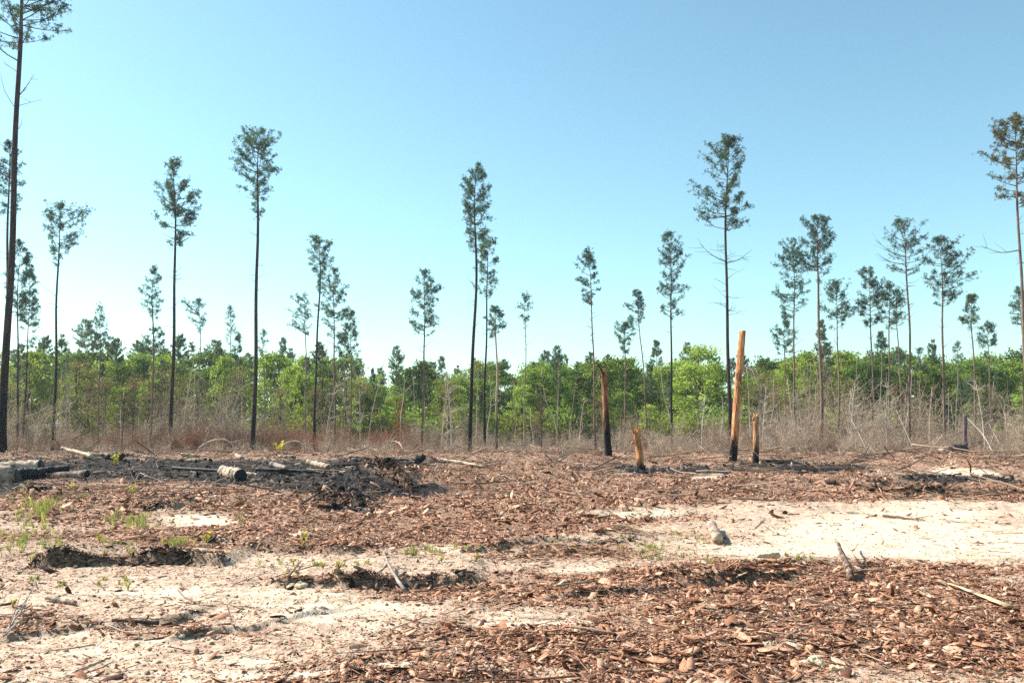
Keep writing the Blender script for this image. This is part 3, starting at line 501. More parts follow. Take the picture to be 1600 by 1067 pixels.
# base px, top px, top py, crown bottom py, crown half width px, trunk px, distance, options, label
PINES = [
 (4, 35, -112, 92, 88, 17, 42, dict(dens=1.1, shape='oval', dead=3, tsize=.14, sides=14, gaps=.2, lowbr=[(17.2, 0, .75, 1.0), (19.0, 3.3, 1.6, .7)]), 'tallest pine, thick dark trunk running out of the top at the photo\'s left edge'),
 (0, 18, 222, 340, 21, 8, 62, dict(dens=1.0, shape='column', dead=5), 'tall slim pine half hidden behind the thick dark trunk at the left edge'),
 (82, 93, 318, 425, 31, 7, 72, dict(dens=1.0, shape='top', dead=5, asym=(.3, 0)), 'tall pine with a bushy crown next to the thick trunk at the left edge'),
 (26, 38, 378, 500, 19, 5, 80, dict(dens=1.2, shape='column', dead=4), 'first of two pines close together near the left edge, fuller crown'),
 (36, 46, 394, 560, 17, 4.5, 86, dict(dens=.9, shape='column', dead=4), 'second of two pines close together near the left edge, long tattered crown'),
 (153, 158, 472, 560, 11, 4, 104, dict(dens=.7, shape='oval', dead=4, mat_t='trunk_brown'), 'small thin pine between the bushy crowned pine and the conical crowned pine'),
 (235, 244, 420, 500, 14, 5, 86, dict(dens=.8, shape='oval', dead=5, mat_t='trunk_brown'), 'pine with a small crown close beside the tall conical crowned pine'),
 (237, 239, 513, 565, 18, 3, 118, dict(dens=.8, shape='oval', dead=3, mat_t='trunk_grey'), 'low pine crown seen just under the pine with a small crown'),
 (267, 275, 252, 400, 29, 9, 60, dict(dens=1.3, shape='oval', dead=8), 'tall pine with a dense pointed conical crown and black trunk'),
 (314, 311, 468, 524, 15, 3, 108, dict(dens=.7, shape='top', asym=(.5, 3.14), dead=3, mat_t='trunk_grey'), 'thin pine with a small one sided crown right of the conical crowned pine'),
 (357, 361, 478, 545, 9, 3, 112, dict(dens=.5, shape='column', dead=4, mat_t='trunk_grey'), 'spindly sparse pine just left of the tall ragged crowned pine'),
 (372, 374, 520, 575, 9, 2.6, 120, dict(dens=.8, shape='cone', dead=3, mat_t='trunk_grey'), 'short narrow pine almost touching the tall ragged crowned pine'),
 (394, 407, 203, 345, 38, 10, 58, dict(dens=1.25, shape='top', dead=6, asym=(.35, 2.6, .5)), 'tall pine with a broad ragged crown and long branch reaching left'),
 (413, 411, 515, 560, 8, 3, 112, dict(dens=.5, shape='column', dead=3, mat_t='trunk_grey'), 'faint spindly pine just right of the tall ragged crowned pine'),
 (478, 477, 460, 525, 18, 3.5, 100, dict(dens=.7, shape='oval', asym=(.6, 3.14), dead=3, mat_t='trunk_grey'), 'thin pine with wispy needles only toward the left of its trunk'),
 (492, 498, 370, 450, 19, 6, 74, dict(dens=1.1, shape='top', dead=5), 'dark trunked pine, tallest in the cluster left of the photo\'s centre'),
 (522, 523, 418, 530, 22, 5, 84, dict(dens=.9, shape='oval', dead=5, mat_t='trunk_brown'), 'second tallest pine in the cluster left of centre, wide feathery crown'),
 (535, 537, 520, 575, 11, 3.6, 105, dict(dens=.8, shape='oval', dead=4, mat_t='trunk_grey'), 'shortest pine in the cluster left of centre'),
 (547, 548, 487, 562, 15, 3.6, 98, dict(dens=.8, shape='oval', dead=4, mat_t='trunk_brown'), 'rightmost pine of the cluster left of centre'),
 (659, 663, 423, 530, 27, 5.4, 78, dict(dens=1.0, shape='oval', dead=4, mat_t='trunk_brown'), 'lone pine with an oval crown standing left of the photo\'s centre'),
 (734, 744, 254, 400, 31, 9, 60, dict(dens=1.25, shape='oval', dead=6, asym=(.45, 0, .45)), 'tallest centre pine with a long clumped crown and black trunk'),
 (758, 761, 363, 470, 23, 5.6, 72, dict(dens=.95, shape='column', dead=4), 'airy crowned pine directly behind the tallest centre pine'),
 (776, 774, 478, 532, 15, 6, 82, dict(dens=.9, shape='oval', dead=2, mat_t='trunk_half_pale'), 'short pine whose trunk is pale above and charred black below'),
 (820, 820, 460, 515, 11, 3, 104, dict(dens=.7, shape='top', dead=3, mat_t='trunk_grey'), 'thin lone pine with a tiny tuft of crown right of centre'),
 (871, 872, 556, 580, 8, 2.6, 112, dict(dens=.6, shape='oval', dead=3, mat_t='trunk_grey'), 'very short thin pine barely above the treeline right of centre'),
 (931, 918, 390, 478, 18, 4.5, 78, dict(dens=1.0, shape='oval', dead=8, asym=(.35, 3.14), mat_t='trunk_brown'), 'pine leaning left directly behind the charred broken snag'),
 (975, 977, 505, 560, 15, 4.4, 88, dict(dens=.9, shape='top', dead=3, mat_t='trunk_brown'), 'low pine just right of the charred broken snag'),
 (1012, 998, 455, 520, 13, 3.6, 94, dict(dens=.8, shape='oval', dead=5, asym=(.4, 3.14), mat_t='trunk_brown'), 'slender pine leaning left behind the splintered orange stump'),
 (1052, 1043, 365, 500, 27, 6, 68, dict(dens=1.0, shape='oval', dead=4), 'pine with an airy bluish egg shaped crown left of the tall wide crowned pine'),
 (1141, 1138, 217, 372, 47, 9, 56, dict(dens=1.15, shape='oval', dead=16, asym=(.15, 3.1), lowbr=[(12.2, 0, 1.5, .45), (12.3, 3.14, 1.7, .6)]), 'tall wide crowned pine right behind the peeled leaning snag'),
 (1229, 1226, 493, 555, 16, 3.6, 100, dict(dens=.8, shape='oval', dead=3, mat_t='trunk_brown'), 'low pine tucked left of the spreading crowned pine'),
 (1243, 1236, 373, 500, 29, 5.4, 76, dict(dens=.95, shape='oval', dead=5, asym=(.3, 3.14, .4), mat_t='trunk_brown'), 'pine with a loose spreading crown, first of the right hand row'),
 (1283, 1279, 338, 445, 31, 8, 64, dict(dens=1.2, shape='oval', dead=5, mat_t='trunk_brown'), 'brown trunked pine with the densest crown in the right hand row'),
 (1311, 1303, 440, 520, 24, 4.3, 82, dict(dens=.9, shape='oval', dead=4, mat_t='trunk_brown'), 'pine with a round crown touching the densest crowned pine'),
 (1364, 1355, 420, 516, 24, 5, 80, dict(dens=1.1, shape='oval', dead=4, mat_t='trunk_brown'), 'pine with a compact dark crown midway along the right hand row'),
 (1392, 1387, 442, 520, 19, 4.6, 84, dict(dens=.8, shape='oval', dead=4, mat_t='trunk_brown'), 'pine between the compact crowned one and the tall flat branched one'),
 (1411, 1402, 452, 520, 15, 4, 90, dict(dens=.7, shape='oval', dead=3, mat_t='trunk_brown'), 'thin pine crowded just left of the tall flat branched pine'),
 (1422, 1413, 342, 432, 33, 6.4, 70, dict(dens=.75, shape='oval', dead=9, gaps=1, lowbr=[(13.3, .3, 2.0, .5), (13.8, 2.8, 2.0, .45), (14.4, 3.3, 2.3, .45)], mat_t='trunk_brown'), 'tall flat branched pine with bare lower limbs in the right hand row'),
 (1377, 1376, 520, 552, 9, 3, 108, dict(dens=.9, shape='cone', dead=2, mat_t='trunk_grey'), 'little narrow pine behind the compact crowned pine'),
 (1440, 1437, 545, 580, 10, 2.8, 112, dict(dens=.5, shape='oval', dead=5, mat_t='trunk_grey'), 'faint sparse pine just right of the tall flat branched pine'),
 (1478, 1467, 370, 480, 34, 6.5, 70, dict(dens=1.1, shape='oval', dead=5, asym=(.25, 0), mat_t='trunk_brown'), 'pine with a broad clumpy crown left of the grey post snag'),
 (1494, 1495, 535, 570, 9, 3, 108, dict(dens=.5, shape='oval', dead=4, mat_t='trunk_grey'), 'wispy low pine just right of the broad clumpy crowned pine'),
 (1523, 1522, 460, 520, 19, 4.6, 88, dict(dens=1.1, shape='cone', dead=4, mat_t='trunk_brown'), 'pine with a short tiered crown near the photo\'s right edge'),
 (1550, 1546, 503, 562, 15, 4, 98, dict(dens=.8, shape='oval', dead=3, mat_t='trunk_brown'), 'smaller pine right of the one with the short tiered crown'),
 (1602, 1590, 448, 515, 15, 4.2, 86, dict(dens=.8, shape='oval', dead=3, mat_t='trunk_brown'), 'small pine cut by the right edge under the big edge pine'),
 (1613, 1583, 183, 325, 46, 9, 52, dict(dens=1.2, shape='oval', dead=4, asym=(.2, 2.5), mat_t='trunk_brown', mat_n='needles_yellowed', lowbr=[(12.2, 3.2, 2.4, .1)]), 'big yellow tinged pine cut by the photo\'s right edge'),
]
landmarks = []
for k, (bu, tu, tv, cv_, hw, tw, D, opt, lab) in enumerate(PINES):
    D = min(D, 62 + (D - 62) * .42); base = PT(bu, 700, D); base[2] = gz(base[0], base[1]); top = PT(tu, tv, D)
    ppm = D / CT / F_PX; H = top[2] - base[2]; cbz = PT(tu, cv_, D)[2] - base[2]
    rt_ = tw * ppm / 2 * .72; hw = hw * 1.0
    big = max(1.0, D / 62) * 1.0
    ts = opt.pop('tsize', .135) * max(1, (D / 66) ** .55)
    tm, lm, cm, dm = pine_meshes(100 + k, H, rt_, cbz, hw * ppm, (top[0] - base[0], random.uniform(-.4, .4)), big=big, tsize=ts, **opt)
    o = tag(empty('pine_tree', base), lab, 'pine tree', PG)
    link('trunk', tm, o); link('limbs', lm, o); link('crown', cm, o)
    if dm: link('bare_branches', dm, o)
    landmarks.append((bu, lab))

# the far pines that show above the broadleaf treeline
far_protos = []
for k in range(6):
    H = 20; tm, lm, cm, _ = pine_meshes(400 + k, H, .15, [12, 13, 11, 13.5, 12, 10][k], [2.1, 1.7, 2.4, 1.9, 2.6, 1.6][k], (random.uniform(-.5, .5), 0), 1.15, ['oval', 'cone', 'cone', 'oval', 'column', 'cone'][k], 0, 1.4, tsize=.26, mat_t='trunk_grey', mat_n='needles_far', sides=5, nbr=80, blades=9)
    far_protos.append((tm, lm, cm))
used = {}
names_short = ['thick edge pine', 'slim edge pine', 'bushy crowned pine', 'fuller twin pine', 'tattered twin pine', 'small thin pine', 'small crowned pine', 'low pine crown', 'conical crowned pine', 'one sided pine', 'spindly sparse pine', 'short narrow pine', 'ragged crowned pine', 'faint spindly pine', 'wispy left sided pine', 'tallest cluster pine', 'feathery cluster pine', 'shortest cluster pine', 'rightmost cluster pine', 'lone oval crowned pine', 'tallest centre pine', 'airy centre pine', 'half pale trunk', 'tiny tufted pine', 'very short thin pine', 'charred snag pine', 'low snag side pine', 'orange stump pine', 'egg shaped crowned pine', 'wide crowned pine', 'low tucked pine', 'spreading crowned pine', 'densest crowned pine', 'round crowned pine', 'compact crowned pine', 'in-between pine', 'thin crowded pine', 'flat branched pine', 'little narrow pine', 'faint sparse pine', 'clumpy crowned pine', 'wispy low pine', 'tiered crown pine', 'smaller tiered pine', 'small edge pine', 'yellow tinged pine']
FAR = [(135, 500), (148, 520), (175, 527), (215, 532), (228, 545), (297, 535), (337, 532), (443, 528), (455, 545), (508, 553), (594, 575), (622, 556), (675, 566), (690, 557), (742, 560), (790, 562), (853, 548), (882, 556), (904, 566),
       (1022, 532), (1075, 536), (1090, 548), (1142, 560), (1200, 565), (1262, 550), (1285, 500), (1342, 562), (1462, 560), (1522, 562), (1566, 566), (20, 548), (60, 536), (105, 545), (262, 545), (385, 552), (415, 556), (560, 560), (655, 578), (715, 572), (955, 570), (1170, 572), (1580, 568), (-60, 540), (-140, 520), (1680, 540), (1760, 556)]
for k, (u, v) in enumerate(FAR):
    D = random.uniform(150, 185); top = PT(u, v, D); s = (top[2] + .2) / 20.0; tm, lm, cm = far_protos[k % 6]
    o = empty('far_pine_tree', (top[0], D, -.2), random.uniform(0, 6.28)); wd = s * random.uniform(.95, 1.25); o.scale = (wd, wd, s)
    i0 = min(range(len(PINES)), key=lambda q: abs(PINES[q][0] - u)); du = u - PINES[i0][0]; lab = 'distant pine top above the treeline, %s %s' % ('right behind the' if abs(du) < 4 else (('well ' if abs(du) > 14 else 'just ') + ('right' if du > 0 else 'left') + ' of the'), names_short[i0])
    if lab in used: lab = lab.replace('distant pine', 'lower far pine' if v > used[lab] else 'higher far pine')
    used[lab] = v; tag(o, lab, 'pine tree', 'distant pines above the treeline')
    for nm, me in (('trunk', tm), ('limbs', lm), ('crown', cm)): link(nm, me, o)

# broadleaf trees: 10 m prototypes
def broad_meshes(seed, lm_, lsize=.17, nclump=85, per=62, wide=.34, base_=.18, dens=1.0, top=.6):
    r = np.random.default_rng(seed); H = 10; tb = MB(); lean = r.uniform(-.5, .5, 2)
    P = curve([(0, 0, -.3), (lean[0] * .4, lean[1] * .4, 3), (lean[0], lean[1], 6.5), (lean[0] * 1.3, lean[1] * 1.3, 9.2)], 10); tb.tube(P, np.linspace(.17, .025, 10), 7, False)
    C = []; k = 0
    lob = r.uniform(.6, 1.15, (6, 8))
    while len(C) < nclump:
        az = r.uniform(0, 2 * np.pi); h = r.uniform(base_, 1) ** .9; pr = (np.sin(np.pi * ((h - base_ * .4) / (1.12 - base_ * .4)) ** top) ** .7)
        rr = H * wide * pr * lob[min(int((h) * 6), 5), int(az / 6.2832 * 7.99)] * r.uniform(.35, 1) ** .5
        C.append((lean[0] * h + rr * math.cos(az), lean[1] * h + rr * math.sin(az), H * h * .97))
    C = np.array(C)
    for c in C[::3]:
        z0 = c[2] * r.uniform(.45, .8); p0 = np.array([np.interp(z0, P[:, 2], P[:, 0]), np.interp(z0, P[:, 2], P[:, 1]), z0])
        tb.tube(curve([p0, (p0 + c) / 2 + r.normal(0, .15, 3) + [0, 0, .2], c], 5), np.linspace(.06, .012, 5), 3, False)
    n = int(per * dens); sz = r.uniform(.38, .85, len(C)); Pn = C[:, None, :] + r.normal(0, 1, (len(C), n, 3)) * sz[:, None, None] * np.array([.62, .62, .36])
    Pn = Pn.reshape(-1, 3); m = len(Pn); a = r.normal(0, 1, (m, 3)) + [0, 0, .0]; a /= np.linalg.norm(a, axis=1)[:, None]; b = np.cross(a, r.normal(0, 1, (m, 3))); b /= np.linalg.norm(b, axis=1)[:, None]
    s = lsize * r.uniform(.5, 1.2, (m, 1)); V = np.stack([Pn - a * s, Pn + b * s * .55, Pn + a * s, Pn - b * s * .55], 1).reshape(-1, 3)
    cm = mesh_from('crown', V, [np.arange(m * 4).reshape(-1, 4)], [M[lm_]])
    tn = np.clip(np.repeat(r.normal(.5, .22, len(C)), n) + r.normal(0, .13, m), 0, 1)
    at_ = cm.attributes.new('tint', 'FLOAT', 'POINT'); at_.data.foreach_set('value', np.repeat(tn, 4).astype(np.float32))
    return tb.mesh('trunk', M['trunk_wood'], True), cm
BP = {'lime': [broad_meshes(600 + k, 'leaf_lime', .16, 80, 60, [.30, .36, .27][k]) for k in range(3)],
      'mid': [broad_meshes(620 + k, 'leaf_mid', .17, 85, 64, [.32, .38, .28, .34][k]) for k in range(4)],
      'dark': [broad_meshes(640 + k, 'leaf_dark', .17, 95, 66, [.34, .40, .32][k], .06) for k in range(3)],
      'brown': [broad_meshes(680 + k, 'leaf_brown', .075, 75, 46, [.26, .32, .22][k]) for k in range(3)],
      'olive': [broad_meshes(660 + k, 'leaf_olive', .13, 70, 38, [.30, .35, .28][k]) for k in range(3)]}
SHADE = {'lime': 'pale lime green', 'mid': 'mid green', 'dark': 'dark green', 'olive': 'thin dull olive', 'brown': 'brownish grey'}
def broad(kind, k, x, y, hgt, wid, label, group):
    tm, cm = BP[kind][k % len(BP[kind])]; o = empty('broadleaf_tree', (x, y, gz(x, y) - .1), random.uniform(0, 6.28)); s = hgt / 10; o.scale = (s * wid, s * wid, s)
    tag(o, label, 'tree', group); link('trunk', tm, o); link('crown', cm, o); return o
# front treeline: (u, top v, shade, distance, width factor)
FRONT = [(-60, 560, 'mid', 96, 1), (-10, 548, 'olive', 92, 1), (45, 558, 'lime', 98, 1.1), (72, 545, 'mid', 102, 1.1), (112, 590, 'olive', 90, 1), (140, 575, 'olive', 96, 1), (188, 570, 'dark', 96, .9), (196, 600, 'mid', 88, 1.1), (232, 590, 'mid', 94, .9), (285, 578, 'olive', 92, 1), (330, 570, 'dark', 98, .8), (347, 555, 'lime', 95, .62),
         (378, 572, 'olive', 92, .9), (430, 550, 'mid', 100, 1.15), (452, 566, 'lime', 94, .9), (470, 580, 'mid', 92, .9), (505, 572, 'dark', 98, 1), (560, 588, 'mid', 94, .9), (578, 612, 'dark', 84, 1.2), (620, 615, 'mid', 90, .9), (648, 625, 'dark', 88, 1), (690, 590, 'olive', 92, 1), (712, 585, 'mid', 96, 1), (712, 600, 'lime', 92, 1.0),
         (748, 590, 'mid', 98, 1), (795, 586, 'dark', 98, .9), (845, 568, 'mid', 92, 1.2), (812, 600, 'lime', 90, .9), (885, 590, 'mid', 90, .9), (900, 575, 'dark', 96, 1.05), (945, 560, 'mid', 94, 1), (968, 610, 'lime', 86, 1), (1008, 585, 'dark', 94, .9), (1030, 570, 'mid', 98, 1), (1012, 630, 'lime', 84, 1), (1075, 575, 'mid', 94, .9), (1103, 538, 'lime', 88, 1.1),
         (1122, 568, 'lime', 92, .8), (1165, 590, 'mid', 92, .9), (1190, 570, 'olive', 92, 1.1), (1215, 585, 'olive', 86, 1), (1242, 560, 'mid', 96, .9), (1270, 545, 'lime', 92, .85), (1298, 566, 'mid', 94, 1), (1330, 545, 'mid', 98, 1), (1352, 560, 'dark', 94, 1), (1375, 552, 'dark', 98, 1.1), (1402, 570, 'lime', 94, .9), (1430, 560, 'mid', 98, 1), (1462, 552, 'lime', 102, .95),
         (1475, 575, 'dark', 94, 1.1), (1506, 580, 'mid', 92, 1), (1540, 570, 'dark', 96, 1.1), (1568, 575, 'mid', 96, 1), (1588, 560, 'mid', 100, 1.1), (1610, 600, 'lime', 88, 1), (1650, 565, 'dark', 98, 1), (1700, 570, 'mid', 96, 1)]
FRONT += [(165, 585, 'brown', 86, 1), (128, 560, 'brown', 94, 1), (208, 585, 'brown', 84, .9), (256, 572, 'brown', 86, 1), (306, 590, 'brown', 84, .9), (20, 590, 'brown', 86, 1), (440, 600, 'brown', 84, .9), (540, 575, 'brown', 84, .8), (492, 600, 'brown', 82, .9), (574, 600, 'brown', 88, .8), (702, 588, 'brown', 82, .8), (845, 625, 'brown', 80, .8), (1188, 580, 'brown', 82, 1.1), (1215, 600, 'brown', 80, .9), (1325, 590, 'brown', 82, .8), (1545, 600, 'brown', 80, .9), (1400, 600, 'brown', 82, .8), (932, 620, 'brown', 82, .8)]
FRONT.sort()
def near_lm(u):
    return min(landmarks, key=lambda q: abs(q[0] - u))
SHORT = {}
for k, (u, v, kd, D, wf) in enumerate(FRONT):
    top = PT(u, v, D); i0 = min(range(len(PINES)), key=lambda q: abs(PINES[q][0] - u)); rel = 'left of' if u < PINES[i0][0] - 3 else ('right of' if u > PINES[i0][0] + 3 else 'behind')
    lab = '%s broadleaf tree in treeline %s the %s' % (SHADE[kd], 'just ' + rel if rel != 'behind' else 'right behind', names_short[i0])
    if lab in used: lab = lab.replace('broadleaf tree', 'taller tree' if v < used[lab] else 'lower tree')
    used[lab] = v
    broad(kd, k, top[0], D, top[2], wf, lab, 'broadleaf trees of the front treeline')
hid = 0
for row, (D, n, hv) in enumerate([(112, 40, 572), (130, 40, 578), (152, 36, 580)]):
    for k in range(n):
        x = (-.72 + 1.44 * (k + random.uniform(.1, .9)) / n) * D; d = D + random.uniform(-6, 6); u = 800 + F_PX * x / d
        v = hv + random.uniform(-20, 16) + (8 if 560 < u < 760 else 0) - (14 if u > 1220 else 0) - (10 if u < 460 else 0); top = PT(u, v, d)
        kd = random.choice(['mid', 'dark', 'dark', 'lime', 'mid', 'olive'] if u > 450 else ['mid', 'dark', 'olive', 'brown', 'lime', 'mid'])
        broad(kd, k + row, x, d, top[2], random.uniform(.9, 1.25), 'broadleaf tree deep in the wood, mostly hidden by the front treeline', 'broadleaf trees hidden deep in the wood')

# slender pines and thin bare trunks in and before the treeline
r_ = random.Random(21)
for k in range(46):
    u = -60 + 1720 * (k + r_.random()) / 46; v = r_.uniform(528, 606) - (8 if u < 460 else 0); D = r_.uniform(86, 108); top = PT(u, v, D); z = gz(top[0], D) - .1; s = (top[2] - z) / 20; tm, lm, cm = far_protos[(k * 5) % 6]
    o = empty('slender_pine_tree', (top[0], D, z), r_.uniform(0, 6.28)); o.scale = (s * .8, s * .8, s)
    i0 = min(range(len(PINES)), key=lambda q: abs(PINES[q][0] - u)); du = u - PINES[i0][0]; lab = 'slender young pine rising from treeline %s %s' % ('behind the' if abs(du) < 4 else (('well ' if abs(du) > 14 else 'just ') + ('right' if du > 0 else 'left') + ' of the'), names_short[i0])
    if lab in used: lab = lab.replace('slender young pine', 'shorter young pine' if v > used[lab] else 'taller young pine')
    used[lab] = v; tag(o, lab, 'pine tree', 'slender young pines in the treeline'); link('trunk', tm, o); link('limbs', lm, o); link('crown', cm, o)
def pole_mesh(seed):
    r = np.random.default_rng(seed); b = MB(); l = r.normal(0, .35, 2); cv = curve([(0, 0, -.2), (l[0] * .2, l[1] * .2, 2.5), (l[0] * .8, l[1], 5), (l[0] * 1.6, l[1], 8)], 12); b.tube(cv, np.linspace(.055, .015, 12), 5)
    for q in range(16):
        k = r.integers(3, 12); e = cv[k] + np.array([r.normal(0, .4), r.normal(0, .4), r.uniform(.1, .7)]) * r.uniform(.5, 1.2); b.tube(curve([cv[k], (cv[k] + e) / 2 + r.normal(0, .06, 3), e], 4), np.linspace(.016, .007, 4), 3, False)
    return b
poles = [pole_mesh(s).mesh('trunk', M[['bare_twig', 'pale_twig', 'trunk_brown', 'bare_twig'][s % 4]], True) for s in range(8)]
for k in range(95):
    u = -60 + 1720 * (k + r_.random()) / 95; D = r_.uniform(66, 88); x = (u - 800) / F_PX * D; o = link('dead_sapling', poles[k % 8], None, (x, D, gz(x, D))); s = r_.uniform(.35, .95) * (1.15 if 430 < u < 760 or u < 330 else .9); o.scale = (1, 1, s); o.rotation_euler = (r_.gauss(0, .05), r_.gauss(0, .06), r_.uniform(0, 6.28))
    i0 = min(range(len(PINES)), key=lambda q: abs(PINES[q][0] - u)); du = u - PINES[i0][0]; lab = 'thin %s leafless sapling in the brush %s %s' % (['tan', 'pale', 'brown', 'tan'][(k % 8) % 4], 'before the' if abs(du) < 4 else (('well ' if abs(du) > 14 else 'just ') + ('right' if du > 0 else 'left') + ' of the'), names_short[i0])
    if lab in used: lab = lab.replace('thin', 'short thin' if s < used[lab] else 'tall thin')
    used[lab] = s; tag(o, lab, 'dead sapling', 'thin leafless saplings along the wood edge')

# low green undergrowth and leafless brush in front of the wood
def bush_mesh(seed, lm_, n=1500, s=.11):
    r = np.random.default_rng(seed); C = r.normal(0, 1, (22, 3)) * [.75, .75, .45] + [0, 0, 1.1]; Pn = C[r.integers(0, 22, n)] + r.normal(0, 1, (n, 3)) * [.32, .32, .22]
    Pn[:, 2] = np.abs(Pn[:, 2]); a = r.normal(0, 1, (n, 3)); a /= np.linalg.norm(a, axis=1)[:, None]; b = np.cross(a, r.normal(0, 1, (n, 3))); b /= np.linalg.norm(b, axis=1)[:, None]; q = s * r.uniform(.6, 1.2, (n, 1))
    V = np.stack([Pn - a * q, Pn + b * q * .55, Pn + a * q, Pn - b * q * .55], 1).reshape(-1, 3); me = mesh_from('bush', V, [np.arange(n * 4).reshape(-1, 4)], [M[lm_]])
    at_ = me.attributes.new('tint', 'FLOAT', 'POINT'); at_.data.foreach_set('value', np.repeat(np.clip(r.normal(.5, .25, n), 0, 1), 4).astype(np.float32)); return me
def twig_shrub(seed, mt, stems=16, H=2.6, spread=.9, rad=.012, sub=7, up=1.0):
    r = np.random.default_rng(seed); b = MB()
    for s in range(stems):
        az = r.uniform(0, 6.283); L = H * r.uniform(.5, 1.05); o = r.normal(0, .18 * spread, 2); tilt = r.uniform(.05, .55) * spread
        e = np.array([o[0] + math.cos(az) * L * tilt, o[1] + math.sin(az) * L * tilt, L * up]); mid = np.array([o[0] + math.cos(az) * L * tilt * .3, o[1] + math.sin(az) * L * tilt * .3, L * .55]) + r.normal(0, .08, 3)
        droop = r.uniform(0, 1) < .35
        if droop: e = e + np.array([math.cos(az) * L * .35, math.sin(az) * L * .35, -L * r.uniform(.15, .5)])
        cv = curve([(o[0], o[1], -.1), mid, e], 7); b.tube(cv, np.linspace(rad * 1.5, rad * .5, 7), 3, False)
        for q in range(sub):
            k = r.integers(2, 7); d = r.normal(0, .5, 3) + [math.cos(az) * .3, math.sin(az) * .3, .5]; l2 = L * r.uniform(.12, .34); p1 = cv[k] + d * l2 * .6; p2 = p1 + (d + r.normal(0, .5, 3)) * l2 * .5
            b.tube(np.array([cv[k], p1, p2]), [rad * .8, rad * .6, rad * .4], 3, False)
    return b.mesh('shrub', mt)
brush = proto_coll('brush_piece', [twig_shrub(s, M['bare_twig'], 15, 2.4, 1.0, .012, 9) for s in range(7)] + [twig_shrub(s + 20, M['bare_twig'], 9, 4.6, .5, .016, 11) for s in range(3)])
rust = proto_coll('rust_piece', [twig_shrub(s + 60, M['rust_twig'], 18, 2.2, .9, .012, 8) for s in range(4)])
greens = proto_coll('green_piece', [bush_mesh(s, ['leaf_mid', 'leaf_dark', 'leaf_lime', 'leaf_olive'][s % 4]) for s in range(8)])
n = 1500; y = rng.uniform(58, 92, n); x = rng.uniform(-.72, .72, n) * y; u = 800 + F_PX * x / y
bumps = sum(k * np.exp(-((u - c) / w_) ** 2) for c, w_, k in [(108, 25, .35), (210, 60, .3), (330, 50, .2), (505, 40, .55), (560, 20, .5), (700, 38, .7), (745, 30, .4), (845, 30, .4), (900, 20, .25), (1090, 40, .3), (1205, 45, .95), (1260, 40, .5), (1345, 45, .7), (1400, 30, .5), (1460, 25, .3), (1545, 40, .7), (1590, 30, .2)])
hb = (1 + .75 * bumps) * (1 - .28 * ((u > 380) & (u < 1150))) * (.62 + .38 * sstep(-.3, .4, fbm(x, y, 6, 3))) * (.62 + .75 * sstep(-.35, .35, noise(x / 7 + 4, y / 30))) * (1 + .30 * sstep(1150, 1300, u) + .1 * (u < 420)) * (1 - .25 * np.exp(-((u - 820) / 90) ** 2)); s = .60 * hb * rng.uniform(.6, 1.25, n)
scatter('leafless_brush', np.stack([x, y, height(x, y) - .05], 1), np.stack([rng.normal(0, .08, n), rng.normal(0, .08, n), rng.uniform(0, 6.28, n)], 1), np.stack([s * 1.1, s * 1.1, s], 1), rng.integers(0, 10, n), brush)
n = 430; y = rng.uniform(58, 88, n); x = np.where(rng.uniform(0, 1, n) < .55, rng.normal(-.30, .055, n), rng.uniform(-.72, -.08, n)) * y; k = rng.integers(0, 6, n) == 0; x = np.where(k, -x, x); s = rng.uniform(.4, .85, n)
scatter('russet_brush', np.stack([x, y, height(x, y) - .05], 1), np.stack([rng.normal(0, .08, n), rng.normal(0, .08, n), rng.uniform(0, 6.28, n)], 1), np.stack([s, s, s], 1), rng.integers(0, 4, n), rust)
n = 360; y = rng.uniform(84, 112, n); x = rng.uniform(-.74, .74, n) * y; s = rng.uniform(.6, 1.7, n) * (1 - .35 * (x / y < -.27))
scatter('green_undergrowth', np.stack([x, y, height(x, y)], 1), np.stack([np.zeros(n), np.zeros(n), rng.uniform(0, 6.28, n)], 1), np.stack([s, s, s], 1), rng.integers(0, 8, n), greens)
# tangle of small dry stems rooted on the crest
n = 420; x = rng.uniform(-26, 34, n); y = rng.uniform(42, 56, n); s = rng.uniform(.12, .38, n) * (1 + .5 * (x > 2))
scatter('dry_stems', np.stack([x, y, height(x, y) - .02], 1), np.stack([rng.normal(0, .5, n), rng.normal(0, .5, n), rng.uniform(0, 6.28, n)], 1), np.stack([s, s, s], 1), rng.integers(0, 7, n), brush)

# bare saplings and dead small trees that stand out
def sapling(u, v, D, H, mt, label, seed, stems=1, name='bare_sapling'):
    r = np.random.default_rng(seed); b = MB(); tw = MB()
    p = PT(u, v, D); z0 = gz(p[0], p[1]); lean = r.normal(0, .10, 2) * H
    cv = curve([(0, 0, -.1), (lean[0] * .3, lean[1] * .3, H * .5), (lean[0], lean[1], H)], 9); b.tube(cv, np.linspace(.05, .014, 9), 5)
    for q in range(26):
        k = r.integers(2, 9); az = r.uniform(0, 6.28); L = H * r.uniform(.1, .26) * (1.2 - k / 12); e = cv[k] + L * np.array([math.cos(az), math.sin(az), r.uniform(.1, .9)]); m_ = (cv[k] + e) / 2 + r.normal(0, .1, 3) * L
        tw.tube(curve([cv[k], m_, e], 4), np.linspace(.018, .008, 4), 3, False)
        for _ in range(3):
            f = r.uniform(.3, 1); c0 = cv[k] + (e - cv[k]) * f; tw.tube(np.array([c0, c0 + r.normal(0, .4, 3) * L * .6 + [0, 0, .15 * L]]), [.011, .007], 3, False)
    o = tag(empty(name, (p[0], p[1], z0)), label, 'sapling', 'bare saplings in the brush'); link('stem', b.mesh('stem', M[mt], True), o); link('twigs', tw.mesh('twigs', M[mt]), o); return o
